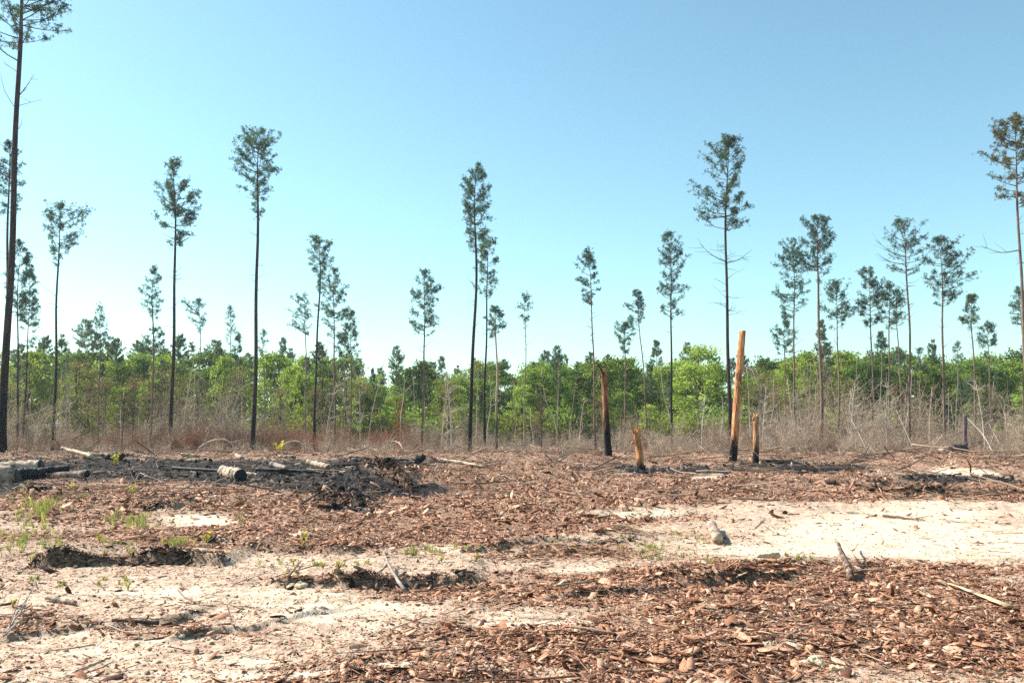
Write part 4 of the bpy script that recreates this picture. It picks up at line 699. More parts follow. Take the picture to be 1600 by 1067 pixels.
SAP = [(108, 62, 4.4, 'pale_twig', 'bone white bare sapling in the brown brush near the left edge'), (72, 64, 3.4, 'grey_wood', 'grey bare sapling left of the bone white sapling'), (206, 66, 5.2, 'branch_bark', 'dark bare sapling between the small pines on the left'), (190, 64, 4.6, 'branch_bark', 'dark forked sapling under a lime green tree on the left'),
       (302, 66, 3.6, 'bare_twig', 'tan bare sapling behind the conical crowned pine'), (436, 68, 4.4, 'bare_twig', 'tan bare sapling right of the ragged crowned pine'), (508, 64, 4.6, 'pale_twig', 'pale bare sapling inside the pine cluster left of centre'), (563, 66, 5.4, 'pale_twig', 'tall pale dead sapling with drooping twigs right of the pine cluster'),
       (690, 62, 4.8, 'bare_twig', 'tan bare sapling right of the lone oval crowned pine'), (706, 66, 5.6, 'pale_twig', 'pale leafless sapling before the lime tree left of centre'), (846, 66, 5.6, 'branch_bark', 'dark twiggy sapling right of the tiny tufted pine'), (905, 62, 3.4, 'bare_twig', 'tan bare sapling left of the charred broken snag'), (1096, 62, 3.6, 'pale_twig', 'pale bare sapling between the egg crowned pine and the leaning snag'),
       (1206, 64, 5.8, 'bare_twig', 'tall tan bare sapling right of the short brown snag'), (1192, 60, 4.2, 'pale_twig', 'pale thin sapling right behind the short brown snag'), (1256, 62, 4.2, 'pale_twig', 'whitish sapling just right of the spreading crowned pine'), (1330, 62, 4.8, 'pale_twig', 'pale crooked sapling right of the round crowned pine'), (1346, 66, 4.0, 'bare_twig', 'tan sapling left of the compact crowned pine'),
       (1386, 60, 4.4, 'pale_twig', 'pale sapling among the crowded pines of the right hand row'), (1452, 62, 4.4, 'bare_twig', 'tan branching sapling left of the clumpy crowned pine'), (1540, 60, 4.8, 'pale_twig', 'whitish spreading sapling right of the grey post snag'), (1575, 60, 3.6, 'bare_twig', 'tan bare sapling close to the photo\'s right edge')]
for k, (u, D, H, mt, lab) in enumerate(SAP): sapling(u, 700, D, H, mt, lab, 900 + k)
# red leafed dead shrub tree
me_t, me_c = broad_meshes(990, 'leaf_rust', .09, 40, 26, .18, .1)
p = PT(625, 700, 78); o = tag(empty('rust_leafed_tree', (p[0], p[1], gz(p[0], p[1])), 1.0), 'small dead tree with rust red leaves against dark green foliage', 'tree'); o.scale = (.43, .43, .43); link('trunk', me_t, o); link('crown', me_c, o)

# ------------------------------------------------------------------ snags (broken standing trunks)
def snag(u0, v0, u1, v1, D, wpx0, wpx1, mt, label, seed, top='jag', splinters=(), rough=.10):
    b0 = G(u0, v0) if D is None else PT(u0, v0, D); D = b0[1]; b0[2] = gz(b0[0], b0[1]); t1 = PT(u1, v1, D); ppm = D / F_PX; r = np.random.default_rng(seed)
    H = t1[2] - b0[2]; n = 40; sides = 22; tt = np.linspace(0, 1, n)
    r0, r1 = wpx0 * ppm / 2 * .86, wpx1 * ppm / 2 * .86
    ax = (t1[0] - b0[0]) * tt + .05 * np.sin(tt * 5 + seed) * (tt * (1 - tt)) * 4 * r0 * 2; th = np.arange(sides) * 2 * np.pi / sides
    A, T2 = np.meshgrid(th, tt); rr = (r0 + (r1 - r0) * T2) * (1 + .16 * np.exp(-T2 * H / .22)) * (1 + rough * noise(A * 1.3 + seed, T2 * H * 1.6) + rough * .7 * noise(A * 3.5, T2 * H * 3.3 + seed) + .03 * noise(A * 8, T2 * 30))
    rr = rr * (1 - .10 * (noise(A * 2 + 9, T2 * H * .9 + 2 * seed) > .22))
    Xv = ax[:, None] + rr * np.cos(A); Yv = rr * np.sin(A); Zv = T2 * H
    if top == 'jag':
        jag = .55 * r0 * 2 * (noise(th * 2.2 + seed, th * 0) + .7 * noise(th * 5 + seed, th * 0 + 4)) * 1.6
        Zv = Zv + jag[None, :] * np.clip((T2 - .93) / .07, 0, 1) * 1.1
    Zv[0] -= .3
    V = np.stack([Xv, Yv, Zv], -1).reshape(-1, 3); i = np.arange(n - 1)[:, None] * sides; j = np.arange(sides)[None, :]; j2 = (j + 1) % sides
    Q = np.stack([i + j, i + j2, i + sides + j2, i + sides + j], -1).reshape(-1, 4)
    c = len(V); V = np.vstack([V, [[ax[-1], 0, H - (.28 * r1 if top == 'jag' else 0)]]]); T = [(c, (n - 1) * sides + k, (n - 1) * sides + (k + 1) % sides) for k in range(sides)]
    o = tag(empty('snag', b0), label, 'snag', 'broken standing trunks in the clearing'); link('trunk', mesh_from('trunk', V, [np.array(T), Q], [M[mt]], True), o)
    for (du, dv, eu, ev, wr, smt) in splinters:
        a = PT(du, dv, D) - b0; e = PT(eu, ev, D) - b0; mid = (a + e) / 2 + r.normal(0, .03, 3); m_ = MB(); m_.tube(curve([a, mid, e], 7), np.array([1, .95, .85, .7, .5, .3, .08]) * wr * ppm / 2, 6, True, .25)
        link('splinter', m_.mesh('splinter', M[smt]), o)
    return o
snag(951, 728, 943, 583, 40, 12.5, 11, 'snag_burnt', 'tall charred snag with a broken top and dark splinter at its crown', 3, 'jag', [(944, 590, 929, 564, 4, 'charred_wood'), (947, 586, 946, 572, 5, 'snag_burnt'), (940, 590, 938, 578, 4, 'snag_burnt'), (939, 625, 936, 612, 3, 'snag_burnt')], .16)
snag(1002, 740, 994, 674, 34, 13, 11.5, 'snag_orange', 'short splintered orange stump with a charred foot', 5, 'jag', [(993, 682, 983, 658, 4.5, 'snag_orange'), (996, 680, 995, 662, 5, 'snag_orange'), (999, 682, 1001, 666, 4.5, 'snag_orange'), (991, 688, 989, 674, 4, 'snag_orange'), (990, 690, 986, 698, 3.5, 'snag_orange')], .2)
snag(1145, 720, 1160, 517, 39, 13.5, 12.5, 'snag_peeled', 'tall peeled orange snag leaning right with a flat sawn top', 8, 'flat', [(1154, 519, 1167, 518.5, 2.5, 'pale_wood')], .12)
snag(1181, 728, 1181, 652, 37, 10.5, 9.5, 'snag_brown', 'short brown snag with a splinter pointing right at its top', 12, 'jag', [(1181, 652, 1188, 645, 4, 'snag_orange'), (1179, 655, 1178, 647, 4, 'snag_orange'), (1177, 656, 1177, 650, 3, 'snag_peeled')], .14)
snag(1508, 712, 1508, 650, 46, 7.5, 7, 'snag_grey', 'short dark grey post snag standing on the sandy mound', 15, 'jag', [], .08)

# ------------------------------------------------------------------ logs, poles and sticks on the ground
def log(pts, r0, r1, mt, label, cat='log', end_mat=None, name=None, sides=14, rough=.16, group=None, n=20, branches=0, seed=1, flat_=1):
    name = name or cat.replace(' ', '_')
    P = np.array(pts, float); c = P[0].copy(); b = MB(); cv = curve(P - c, n) if len(P) > 1 else None
    r = np.random.default_rng(seed + len(label)); cv[1:-1] += r.normal(0, .25, (n - 2, 3)) * max(r0, .012) * (.35 if r0 > .05 else .6)
    b.tube(cv, np.linspace(r0, r1, n), sides, True, rough); b.V[-1][:, 2] = np.interp(b.V[-1][:, 0], np.sort(cv[:, 0]), cv[np.argsort(cv[:, 0]), 2]) * (1 - flat_) + b.V[-1][:, 2] * flat_ if flat_ < 1 else b.V[-1][:, 2]; me = b.mesh('stem', M[mt], r0 > .04)
    if end_mat is None and not branches:
        o = link(name, me, None, c); tag(o, label, cat, group); return o
    o = tag(empty(name, c), label, cat, group); link('stem', me, o)
    if end_mat:
        for e, a, rr in ((cv[0], cv[1], r0), (cv[-1], cv[-2], r1)):
            d = (e - a) / np.linalg.norm(e - a); m_ = MB(); m_.tube(np.array([e - d * .03, e + d * .012]), rr * 1.01, sides, True, .0); link('cut_end', m_.mesh('cut_end', M[end_mat]), o)
    for q in range(branches):
        k = r.integers(3, n - 2); d = cv[k] - cv[k - 1]; d /= np.linalg.norm(d); L = np.linalg.norm(cv[-1] - cv[0]) * r.uniform(.12, .3); e = cv[k] + (d + r.normal(0, .4, 3) + [0, 0, .35]) * L; m_ = MB(); m_.tube(curve([cv[k], (cv[k] + e) / 2 + r.normal(0, .04, 3) * L, e], 5), np.linspace(r1 * .9, r1 * .3, 5), 5); link('twig', m_.mesh('twig', M[mt]), o)
    return o
def gl(u, v, up): p = G(u, v); p[2] += up; return p
def pl(u, v, d, up=None):
    p = PT(u, v, d)
    if up is not None: p[2] = gz(p[0], p[1]) + up
    return p
log([pl(-60, 735, 27), pl(26, 745, 27.5)], .30, .27, 'pink_log', 'thick pale peeled log entering at the left edge', end_mat='charred_wood')
log([pl(-40, 733, 31), pl(20, 729, 31), pl(64, 728, 31)], .16, .22, 'pale_wood', 'pale half charred log behind the thick log at the left edge', end_mat='charred_wood')
log([pl(30, 742, 29.5), pl(70, 738, 30)], .22, .16, 'charred_wood', 'black burnt log chunk beside the thick log at the left edge')
log([pl(86, 743, 29), pl(136, 740, 28.6)], .11, .12, 'pink_log', 'short pinkish grey log on the ash, right of the edge logs', end_mat='charred_wood')
log([pl(60, 735, 30.6), pl(108, 731, 31)], .10, .12, 'charred_wood', 'blackened log behind the short pinkish log')
log([pl(349, 736, 29.5), pl(376, 743, 28.3)], .19, .20, 'pale_wood', 'stubby cream log with a black burnt end on the ash', end_mat='charred_wood')
log([pl(372, 738, 30.5), pl(402, 741, 30)], .05, .035, 'yellow_wood', 'thin cream stick poking out behind the stubby cream log', cat='stick')
log([pl(318, 736, 30.5), pl(338, 734, 30.5)], .06, .05, 'pale_wood', 'small pale wood piece left of the stubby cream log', cat='wood piece')
log([pl(97, 700, 38), pl(144, 713, 37)], .07, .10, 'yellow_wood', 'raised pale pole slanting down on the crest at the left', cat='pole')
log([pl(138, 709, 38), pl(172, 712, 38)], .09, .06, 'pale_wood', 'short pale pole butting against the slanting pole', cat='pole')
log([pl(190, 709, 39), pl(208, 710, 39)], .08, .07, 'pink_log', 'small pale log lying on the crest right of the slanting pole')
log([pl(170, 714, 37.5), pl(190, 712, 37.5)], .20, .15, 'charred_wood', 'black stump lump on the crest behind a yellow weed')
log([pl(284, 710, 39), pl(312, 713, 39)], .08, .06, 'yellow_wood', 'pale wood strip on the crest beside the conical crowned pine')
log([pl(425, 725, 32), pl(447, 731, 31)], .10, .07, 'grey_wood', 'weathered grey log lying on the ash left of the pine cluster')
log([pl(482, 722, 33), pl(514, 730, 32)], .11, .11, 'pale_wood', 'short cream log on black ash below the pine cluster', end_mat='pale_wood')
log([pl(437, 715, 39), pl(462, 714, 39)], .11, .09, 'yellow_wood', 'yellowish log under the arched stem left of the cluster')
log([pl(500, 716, 40), pl(540, 709, 40), pl(578, 697, 40)], .05, .03, 'grey_wood', 'long thin grey pole tilted up over the crest', cat='pole')
log([pl(366, 709, 39), pl(378, 716, 38)], .09, .10, 'pink_log', 'stubby pink log on the crest left of the ragged crowned pine')
log([pl(270, 731, 31), pl(345, 735, 30)], .06, .05, 'charred_wood', 'black pole lying in the ash left of the stubby cream log', cat='pole')
log([pl(500, 737, 31), pl(400, 733, 31.5)], .07, .06, 'charred_wood', 'long black pole lying right of the stubby cream log', cat='pole')
log([pl(684, 717, 37), pl(720, 722, 36), pl(757, 729, 34)], .065, .045, 'yellow_wood', 'long yellow peeled pole below the tallest centre pine', cat='pole')
for k, (a, b, c, d, D, mt, lab) in enumerate([(546, 713, 590, 717, 38, 'pale_wood', 'pale pole in the heap of horizontal poles left of centre'), (560, 719, 655, 719, 37, 'charred_wood', 'longest black pole in the heap of horizontal poles'), (590, 717, 660, 716, 38.5, 'grey_wood', 'grey pole across the back of the heap of poles'), (540, 731, 615, 726, 34, 'grey_wood', 'grey pole at the front of the heap of poles'), (600, 724, 648, 722, 35.5, 'pink_log', 'pinkish pole in the heap of horizontal poles'), (520, 727, 575, 725, 36, 'charred_wood', 'short black pole at the left end of the heap')]):
    log([pl(a, b, D), pl((a + c) / 2, (b + d) / 2 - .6, D), pl(c, d, D)], .055, .045, mt, lab, cat='pole', group='heap of poles')
log([pl(645, 722, 36), pl(662, 714, 36)], .20, .14, 'charred_wood', 'black burnt stump at the right end of the heap of poles', cat='stump')
log([pl(601, 737, 31), pl(607, 747, 30.6), pl(602, 757, 30), pl(588, 773, 28.5)], .03, .03, 'pale_wood', 'bent bone white branch on the black mound', cat='branch', branches=1, sides=7)
log([pl(660, 745, 29.5), pl(672, 755, 29), pl(700, 753, 29)], .025, .03, 'yellow_wood', 'angled cream branch on the bark mound', cat='branch', sides=7)
log([pl(893, 739, 31), pl(888, 763, 30)], .05, .07, 'pink_log', 'short pinkish stake leaning on the bark slope', cat='stake', sides=7)
log([pl(930, 735, 31), pl(950, 747, 30), pl(975, 755, 29)], .035, .02, 'yellow_wood', 'forked cream branch on the bark slope left of the orange stump', cat='branch', branches=2, sides=7)
log([pl(925, 733, 33), pl(965, 742, 32), pl(1010, 758, 30)], .03, .02, 'pale_wood', 'long thin pale branch below the charred snag', cat='branch', sides=6)
log([pl(805, 722, 37), pl(850, 720, 37), pl(895, 708, 37.5)], .045, .025, 'grey_wood', 'grey branch along the crest between centre and the charred snag', cat='branch', branches=4, sides=6)
log([pl(820, 703, 39), pl(845, 716, 38), pl(880, 722, 37)], .03, .02, 'branch_bark', 'dark crossed branch on the crest right of the tiny tufted pine', cat='branch', branches=2, sides=6)
log([pl(882, 713, 40), pl(880, 703, 40), pl(886, 691, 40)], .04, .02, 'pale_wood', 'upright forked cream twig on the crest left of the charred snag', cat='branch', branches=1, sides=6)
log([pl(938, 712, 42), pl(962, 716, 42)], .20, .22, 'charred_wood', 'black burnt stump lump right behind the charred snag', cat='stump')
log([pl(1000, 722, 42), pl(1030, 723, 41.5), pl(1062, 721, 41)], .09, .06, 'charred_wood', 'black log at the foot of the egg shaped crowned pine')
log([pl(1022, 717, 42.4), pl(1036, 715, 42)], .16, .12, 'charred_wood', 'blackened stump behind the log by the egg crowned pine', cat='stump')
log([pl(1018, 737, 35), pl(1050, 736, 34.5), pl(1082, 731, 34.5)], .075, .04, 'charred_wood', 'burnt black branch on the ash right of the orange stump', cat='branch', branches=2)
log([pl(1186, 720, 38), pl(1240, 722, 37.6), pl(1262, 723, 37.4)], .085, .075, 'charred_wood', 'thin black log running right from the short brown snag')
log([pl(1218, 731, 34.5), pl(1262, 735, 34), pl(1325, 733, 33.8)], .15, .06, 'charred_wood', 'thick tapering black burnt log right of the short brown snag', end_mat='charred_wood')
log([pl(1238, 726, 36.6), pl(1258, 727, 36.6)], .16, .13, 'grey_wood', 'grey ash covered lump behind the tapering black log', cat='lump')
log([pl(1290, 735, 36), pl(1340, 722, 37), pl(1400, 704, 38), pl(1452, 697, 39), pl(1466, 682, 39)], .04, .018, 'pink_log', 'long curved reddish branch arching over the right slope', cat='branch', branches=4, sides=6)
log([pl(1365, 745, 31), pl(1390, 736, 31.5), pl(1415, 731, 32), pl(1440, 740, 31), pl(1464, 753, 30)], .028, .02, 'grey_wood', 'grey bowed branch on the charred patch at right', cat='branch', branches=2, sides=6)
log([pl(1288, 741, 32), pl(1330, 750, 31), pl(1388, 760, 30)], .02, .04, 'yellow_wood', 'cream curved branch on bark below the black log', cat='branch', branches=2, sides=6)
log([pl(1426, 759, 29), pl(1440, 773, 27.5), pl(1458, 787, 26)], .02, .02, 'pale_wood', 'thin pale stick on the bark heap at right', cat='stick', sides=6)
log([pl(1430, 790, 25), pl(1440, 780, 25.2), pl(1448, 782, 25)], .05, .04, 'branch_bark', 'small dark root chunk under the thin pale stick', cat='root', branches=2)
log([pl(1556, 713, 40), pl(1580, 714, 40), pl(1640, 709, 40)], .07, .10, 'pale_wood', 'whitish log on the mound at the right edge')
log([pl(1470, 708, 42), pl(1484, 701, 42)], .22, .17, 'grey_wood', 'short grey log on the mound left of the post snag')
log([pl(1486, 704, 42), pl(1506, 701, 42.5)], .30, .22, 'branch_bark', 'brown root clump beside the post snag', cat='root clump', branches=8, rough=.3)
log([pl(1509, 703, 41), pl(1535, 712, 40)], .04, .02, 'branch_bark', 'dark branch sloping from the post snag down the mound', cat='branch', branches=2, sides=6)
log([pl(1440, 716, 37), pl(1478, 722, 36), pl(1502, 729, 35)], .035, .02, 'branch_bark', 'dark thin branch on the sandy mound', cat='branch', branches=3, sides=6)
log([pl(1330, 722, 37), pl(1350, 714, 37), pl(1376, 722, 36.5)], .05, .03, 'branch_bark', 'dark arched branch right of the tapering black log', cat='branch', branches=3, sides=6)
log([pl(1340, 738, 33), pl(1375, 754, 31)], .03, .02, 'branch_bark', 'dark straight branch crossing the slope right of the black log', cat='branch', branches=2, sides=6)
log([pl(1575, 731, 36), pl(1620, 729, 36)], .06, .05, 'charred_wood', 'black branch at the right edge below the whitish log', cat='branch')
log([pl(1400, 640, 54), pl(1422, 690, 47), pl(1430, 713, 43)], .008, .014, 'pale_twig', 'pale pole leaning in the brush right of the flat branched pine', cat='pole', sides=6, branches=2)
log([pl(1330, 655, 52), pl(1348, 690, 46), pl(1360, 716, 43)], .008, .014, 'pale_twig', 'pale pole leaning in the brush right of the round crowned pine', cat='pole', sides=6, branches=2)
log([pl(1545, 662, 54), pl(1560, 690, 47), pl(1570, 712, 43)], .008, .014, 'pale_twig', 'pale pole leaning in the brush near the right edge', cat='pole', sides=6, branches=2)
log([pl(1510, 652, 50), pl(1535, 678, 48), pl(1552, 708, 44)], .015, .025, 'pale_twig', 'thin bent stem springing from the post snag', cat='stem', sides=6)
log([pl(306, 709, 44), pl(318, 694, 44), pl(345, 686, 44), pl(360, 692, 44), pl(368, 704, 44)], .05, .03, 'pale_twig', 'arched white stem on the crest left of the ragged crowned pine', cat='arched stem', sides=7, branches=3)
log([pl(436, 713, 44), pl(438, 698, 44), pl(458, 689, 44), pl(472, 694, 44), pl(477, 710, 44)], .03, .045, 'pale_twig', 'arched white stem on the crest right of the ragged crowned pine', cat='arched stem', sides=7)
log([pl(410, 710, 44), pl(425, 704, 44), pl(440, 696, 44)], .03, .02, 'branch_bark', 'dark thin stem beside the second arched white stem', cat='stem', sides=6)
log([pl(605, 689, 54), pl(620, 690, 53), pl(629, 700, 52), pl(632, 712, 52)], .02, .04, 'pale_twig', 'arched pale stem in the brush under the rust red tree', cat='arched stem', sides=6, branches=3)
for k, (u0, v0, u1, v1, lab) in enumerate([(700, 712, 712, 690, 'pale crossed stem in the brush left of the tallest centre pine'), (722, 712, 706, 688, 'tan crossed stem in the brush left of the tallest centre pine'), (672, 712, 662, 690, 'pale upright stem beside the lone oval crowned pine'), (100, 712, 84, 684, 'dark slanting stem right of the bushy crowned pine'), (374, 716, 385, 722, 'dark leaning twig on the crest by the stubby pink log')]):
    log([pl(u0, v0, 45), pl((u0 + u1) / 2 + 2, (v0 + v1) / 2, 45), pl(u1, v1, 45)], .035, .015, ['pale_twig', 'bare_twig', 'pale_twig', 'branch_bark', 'branch_bark'][k], lab, cat='stem', sides=6, branches=2)
log([gl(1122, 851, .085), gl(1112, 828, .085)], .075, .075, 'pink_log', 'short round log lying end on in the sand', end_mat='pale_wood', sides=18)
log([pl(1311, 872, 11.0, .22), pl(1331, 906, 10.1, .03)], .022, .045, 'root_wood', 'dark leaning wood chunk sticking out of the foreground bark', cat='wood chunk', rough=.5, n=8, sides=9)
log([pl(1298, 856, 12.4, .35), pl(1330, 880, 11.2, .12), pl(1345, 892, 10.8, .04)], .012, .008, 'pale_wood', 'thin pale twig crossing the dark leaning wood chunk', cat='twig', branches=3, sides=6)
log([pl(1180, 822, 15, .04), pl(1196, 818, 15.2, .16)], .02, .012, 'grey_wood', 'grey twig sticking up from the white sand', cat='twig', branches=3, sides=6)
log([gl(1196, 822, .03), gl(1215, 836, .03)], .022, .018, 'pale_wood', 'pale stick lying on the white sand', cat='stick', sides=6)
log([gl(955, 832, .12), gl(985, 831, .07), gl(1022, 840, .02)], .018, .014, 'yellow_wood', 'yellow curved stick on the bark ridge in the middle', cat='stick', sides=6)
log([pl(598, 868, 10.6, .28), pl(601, 885, 10.5, .14), pl(612, 905, 9.9, .06), pl(633, 927, 9.3, .02)], .007, .022, 'grey_wood', 'forked grey stick standing in the rut bank left of centre', cat='stick', branches=2, sides=6)
log([gl(118, 1054, .02), gl(172, 1033, .03)], .014, .008, 'pink_log', 'thin brown stick on the sand in the near left corner', cat='stick', sides=6)
log([gl(72, 938, .03), gl(118, 946, .03)], .022, .018, 'pale_wood', 'pale broken branch on the sand at the left', cat='branch', sides=7)
log([gl(175, 972, .02), gl(248, 978, .03)], .015, .02, 'branch_bark', 'dark stick half sunk in sand at the left', cat='stick', sides=6)
for k, (a, b, c, d, lab) in enumerate([(8, 995, 50, 955, 'longest twig of the grey twig bundle at the left edge'), (15, 985, 42, 950, 'steep twig of the grey twig bundle at the left edge'), (5, 1000, 60, 968, 'lowest twig of the grey twig bundle at the left edge')]):
    log([gl(a, b, .03), gl((a + c) / 2, (b + d) / 2, .08), gl(c, d, .04)], .010, .006, 'grey_wood', lab, cat='twig', group='grey twig bundle', branches=2, sides=5)
log([gl(1443, 910, .05), gl(1490, 921, .05), gl(1530, 935, .05), gl(1578, 953, .03)], .018, .05, 'yellow_wood', 'long curved pale yellow wood strip on the foreground bark', cat='wood strip', sides=8, rough=.35, flat_=.25)
log([gl(1436, 928, .03), gl(1456, 938, .03)], .016, .012, 'pale_wood', 'small pale splinter left of the yellow wood strip', cat='splinter', sides=6)
log([gl(1185, 893, .17), gl(1215, 890, .17)], .02, .04, 'yellow_wood', 'pale wood sliver on top of the red bark heap', cat='wood sliver', sides=6)
log([gl(725, 1063, .01), pl(748, 1046, 6.5, .14), gl(772, 1062, .01)], .006, .005, 'branch_bark', 'thin arched rootlet at the bottom of the photo', cat='rootlet', sides=5, branches=3)
log([gl(868, 922, .05), gl(930, 915, .05)], .014, .010, 'grey_wood', 'grey stick along the bark ridge left of the red bark heap', cat='stick', sides=6)
log([gl(1060, 905, .1), gl(1160, 909, .06)], .012, .010, 'branch_bark', 'dark straight stick under the red bark heap', cat='stick', sides=6)
log([gl(990, 716 + 30, .1), gl(960, 745, .1)], .02, .015, 'grey_wood', 'small grey stick left of the orange stump foot', cat='stick', sides=6)
for k, (a, b, c, d, lab) in enumerate([(470, 790, 520, 757, 'brown stick slanting up the bank left of the black mound'), (1380, 808, 1445, 815, 'brown stick on the pale track at the right'), (1230, 1000, 1262, 985, 'thin stick beside the pale sandstone lumps'), (450, 905, 470, 880, 'thin twig on the rut bank left of centre'), (900, 985, 960, 995, 'thin twig on the foreground soil right of centre')]):
    log([gl(a, b, .03), gl(c, d, .03)], .015 + .015 * (b < 860), .01, 'litter_stick' if k != 0 else 'branch_bark', lab, cat='stick', sides=6, branches=1)

# larger bark slabs lying on the litter, and sandstone lumps
def slab_mesh(seed):
    r = np.random.default_rng(seed); nx, ny = 9, 6; x = np.linspace(-.5, .5, nx); y = np.linspace(-.5, .5, ny); Xg, Yg = np.meshgrid(x, y); wv = r.uniform(.2, .36) * (1 - r.uniform(.2, .7) * np.abs(Xg * 2) ** 7) + .20 * noise(Xg * 7 + seed, Xg * 0)
    Yy = Yg * wv + .03 * noise(Xg * 5, Yg * 5 + seed); Xx = Xg + .42 * noise(Yg * 5 + seed, Yg * 0) * np.abs(Xg) + .4 * r.uniform(-1, 1) * Yg * np.abs(Xg); Zt = r.uniform(-1.5, 2.2) * -(Yy ** 2) + .12 * r.uniform(-1, 1) * Xg ** 2 + .02 * noise(Xg * 8, Yg * 3 + seed) + .07
    top = np.stack([Xx, Yy, Zt], -1).reshape(-1, 3); bot = top - [0, 0, .035]; V = np.vstack([top, bot]); n = nx * ny; i = np.arange(ny - 1)[:, None] * nx; j = np.arange(nx - 1)[None, :]; Q = np.stack([i + j, i + j + 1, i + nx + j + 1, i + nx + j], -1).reshape(-1, 4)
    e = [k for k in range(nx)] + [nx * k + nx - 1 for k in range(1, ny)] + [nx * (ny - 1) + k for k in range(nx - 2, -1, -1)] + [nx * k for k in range(ny - 2, 0, -1)]
    E = np.array([(e[k], e[k] + n, e[(k + 1) % len(e)] + n, e[(k + 1) % len(e)]) for k in range(len(e))]); return mesh_from('slab', V, [Q, Q[:, ::-1] + n, E], [M['bark_chip']], False)
slabs = [slab_mesh(s) for s in range(10)]
zones = [(1195, 890, 60, 14, 22, .20, 'red brown bark slab piled in the bark heap before the white sand', 'bark slabs of the red heap'), (1080, 905, 70, 10, 16, .17, 'bark slab in the low ridge left of the red bark heap', 'bark slabs of the low ridge'), (1350, 960, 230, 50, 60, .115, 'bark slab lying loose in the thick bark cover in the near right corner', 'loose bark slabs in the near right corner'),
         (1120, 960, 60, 30, 14, .12, 'bark slab around the small sandy bump in the foreground', 'bark slabs round the sandy bump'), (730, 1010, 170, 30, 18, .10, 'scattered bark slab on the sandy soil in the bottom middle', 'scattered bark slabs in the bottom middle'), (760, 800, 170, 26, 26, .22, 'bark slab on the broad bark slope in the middle', 'bark slabs on the middle slope')]
for (u, v, ru, rv, n, s, lab, grp) in zones:
    for k in range(n):
        p = G(u + random.gauss(0, ru * .6), min(v + random.gauss(0, rv * .6), 1060), .02 + (.05 * random.random() if 'heap' in grp or 'ridge' in grp else 0)); o = link('bark_slab', slabs[(k * 3 + len(lab)) % 10], None, p); q = s * random.uniform(.6, 1.4)
        o.scale = (q, q * random.uniform(.5, .95), q * .8); o.rotation_euler = (random.gauss(0, .35), random.gauss(0, .3), random.uniform(0, 6.28)); tag(o, lab, 'bark slab', grp)
def rock(u, v, s, lab, seed):
    import bmesh
    bm = bmesh.new(); bmesh.ops.create_icosphere(bm, subdivisions=4, radius=.5); r = np.random.default_rng(seed)
    for vt in bm.verts:
        c = np.array(vt.co); f = 1 + .75 * float(noise(c[0] * 3.1 + seed, c[1] * 2.7 + c[2] * 2.2)) + .32 * float(noise(c[0] * 8 + c[2] * 3, c[2] * 7 + c[1] * 8 + seed)); vt.co = Vector((c[0] * f, c[1] * f * .8, c[2] * f * .45))
    me = bpy.data.meshes.new('rock'); bm.to_mesh(me); bm.free(); me.materials.append(M['sandstone']); o = link('sandstone_lump', me, None, G(u, v, s * .02)); o.scale = (s, s, s); o.rotation_euler = (0, 0, r.uniform(0, 6)); tag(o, lab, 'earth lump', 'pale earth lumps in the bark')
simple('sandstone', 8, [(.3, (.46, .33, .20)), (.5, (.62, .48, .32)), (.7, (.70, .59, .44))], None, .95, .6, .03)
for k, (u, v, s, lab) in enumerate([(1275, 1036, .16, 'largest pale yellow earth lump in the foreground bark'), (1311, 1048, .14, 'flat pale earth lump right of the largest one'), (1200, 1008, .10, 'pale earth lump at the top of the sandy streak'), (1100, 940, .09, 'pale clod on the small sandy bump'), (1250, 964, .06, 'pinkish clod in the middle of the foreground bark'), (1296, 966, .06, 'second pinkish clod right of the first, in the foreground bark'),
                                (465, 918, .22, 'grey clay lump on the rut bank left of centre'), (315, 862, .16, 'grey clay lump on the dark bank at the left'), (54, 866, .16, 'grey clay lump near the grass at the left edge'), (475, 838, .25, 'grey clay hump behind the yellow weeds')]): rock(u, v, s, lab, 50 + k)

# ------------------------------------------------------------------ grass and weeds
def blades(P, h, r, lean=.5, w=.004):
    n = len(P); az = r.uniform(0, 6.28, n); d = np.stack([np.cos(az), np.sin(az), np.zeros(n)], 1); L = h * r.uniform(.5, 1.2, n); ln = r.uniform(.1, lean, n); sd = np.stack([-np.sin(az + 1), np.cos(az + 1), np.zeros(n)], 1) * w
    m_ = P + d * (L * ln * .4)[:, None] + np.array([0, 0, 1]) * (L * .6)[:, None]; e = P + d * (L * ln)[:, None] + np.array([0, 0, 1]) * L[:, None]
    V = np.stack([P - sd, P + sd, m_ + sd * .8, m_ - sd * .8, e], 1).reshape(-1, 3); k = np.arange(n)[:, None] * 5; return V, np.concatenate([k + [3, 2, 4]]), np.concatenate([k + [0, 1, 2, 3]])
GP = [(60, 802, 26, 10, 700, .16), (175, 812, 12, 6, 120, .12), (30, 845, 45, 16, 1000, .10), (66, 808, 9, 8, 300, .22), (212, 822, 24, 6, 600, .13), (276, 862, 14, 6, 420, .11), (130, 862, 50, 8, 300, .07), (1040, 862, 50, 10, 400, .06), (1030, 845, 60, 12, 500, .05), (860, 855, 60, 6, 200, .06), (380, 822, 12, 5, 80, .10), (660, 868, 20, 4, 150, .09), (500, 890, 60, 8, 250, .06),
      (150, 905, 80, 8, 200, .05), (40, 780, 30, 8, 200, .12), (110, 780, 16, 4, 150, .10), (320, 800, 30, 6, 60, .08), (1230, 885, 60, 4, 160, .05), (1080, 880, 60, 5, 160, .05), (720, 866, 30, 4, 120, .07)]
r = np.random.default_rng(5); PP = []; HH = []
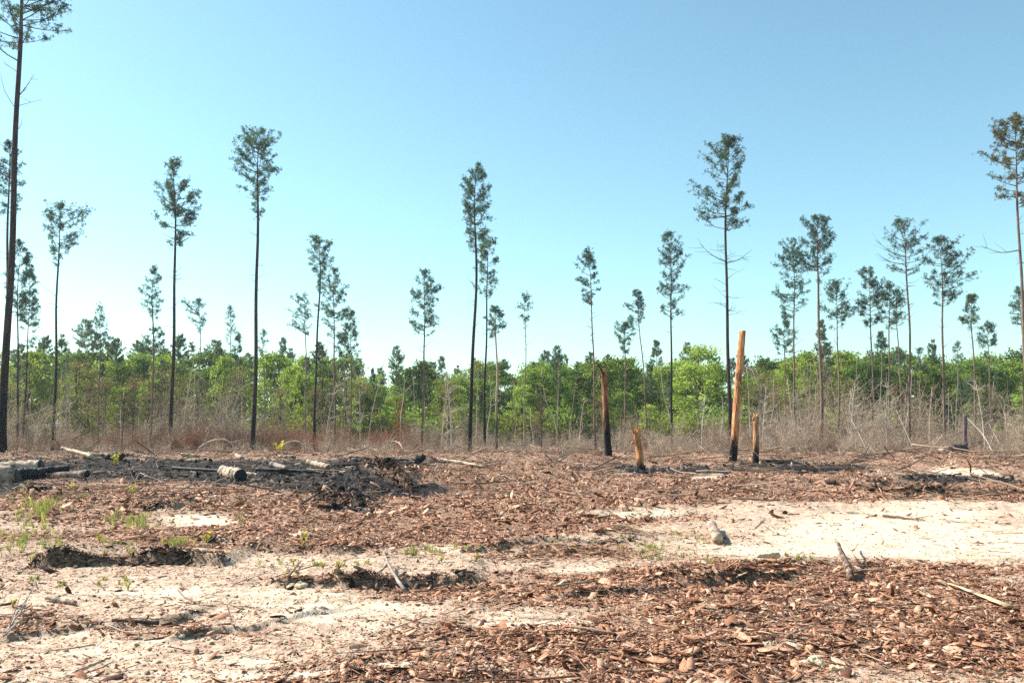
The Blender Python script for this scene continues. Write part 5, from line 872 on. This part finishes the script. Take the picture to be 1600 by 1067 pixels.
for (u, v, ru, rv, n, h) in GP:
    n = int(n * .6); nc = max(4, n // 14); cu = u + r.normal(0, ru * .8, nc); cvv = v + r.normal(0, rv * .8, nc); pk = r.integers(0, nc, n); uu = cu[pk] + r.normal(0, 1.6, n); vv = np.clip(cvv[pk] + r.normal(0, .8, n), 740, 1060); dd = np.array([flat(a, b) for a, b in zip(uu, vv)]); z = height(dd[:, 0], dd[:, 1]); PP.append(np.stack([dd[:, 0], dd[:, 1], z], 1)); HH.append(np.full(n, h))
PP = np.vstack(PP); HH = np.concatenate(HH); V, T, Q = blades(PP, HH, r, .7, .006)
gme = mesh_from('grass', V, [T, Q], [M['grass']]); a = gme.attributes.new('tint', 'FLOAT', 'POINT'); a.data.foreach_set('value', np.repeat(np.clip(r.normal(.5, .25, len(PP)), 0, 1), 5).astype(np.float32))
tag(link('grass', gme), kind='stuff')
def weed(u, v, s, lab, seed):
    r = np.random.default_rng(seed); p = G(u, v); b = MB(); Vl = []; 
    for q in range(6):
        az = r.uniform(0, 6.28); e = s * np.array([math.cos(az) * .35, math.sin(az) * .35, r.uniform(.6, 1)]); b.tube(curve([(0, 0, -.01), e * [.3, .3, .6], e], 4), [.004, .003, .003, .002], 4)
        for k in range(9):
            f = r.uniform(.3, 1.05); c = e * f; d = r.normal(0, 1, 3); d[2] = abs(d[2]) * .6; d /= np.linalg.norm(d); sd = np.cross(d, [0, 0, 1.]); sd /= np.linalg.norm(sd) + 1e-6; L = s * r.uniform(.22, .4); Vl += [c, c + d * L * .5 + sd * L * .22, c + d * L, c + d * L * .5 - sd * L * .22]
    o = tag(empty('weed', p), lab, 'weed', 'small weeds on the bare ground'); link('stems', b.mesh('stems', M['branch_bark']), o)
    me = mesh_from('leaves', Vl, [np.arange(len(Vl)).reshape(-1, 4)], [M['weed']]); a = me.attributes.new('tint', 'FLOAT', 'POINT'); a.data.foreach_set('value', np.repeat(r.uniform(0, 1, len(Vl) // 4), 4).astype(np.float32)); link('leaves', me, o)
for k, (u, v, s, lab) in enumerate([(180, 731, .55, 'yellow green weed standing on the black ash at the left'), (200, 922, .10, 'tiny yellow weed alone on the pale sand at the left'), (322, 850, .17, 'yellow weed in bark litter by the dark bank'), (204, 777, .28, 'pale green weed in brown leaves above the sandy hollow'), (110, 767, .22, 'small green weed on grey soil near the left edge'), (474, 846, .16, 'yellow weed beside the grey clay hump'), (475, 856, .10, 'orange tinged weed just in front of the grey clay hump'), (155, 846, .14, 'orange yellow weed in the litter at the left'),
                                (458, 884, .09, 'low yellow orange weed on the sandy rise left of centre'), (530, 890, .11, 'yellow weed on the rut bank left of the forked stick'), (690, 878, .10, 'grey green weed on the rut bank right of the forked stick'), (745, 876, .09, 'amber weed beside the sand strip in the middle'), (20, 950, .09, 'amber weed near the grey twig bundle'), (437, 710, .6, 'pale green weed under the arched stem'), (505, 888, .08, 'small green weed left of the yellow rut bank weed')]): weed(u, v, s, lab, 70 + k)
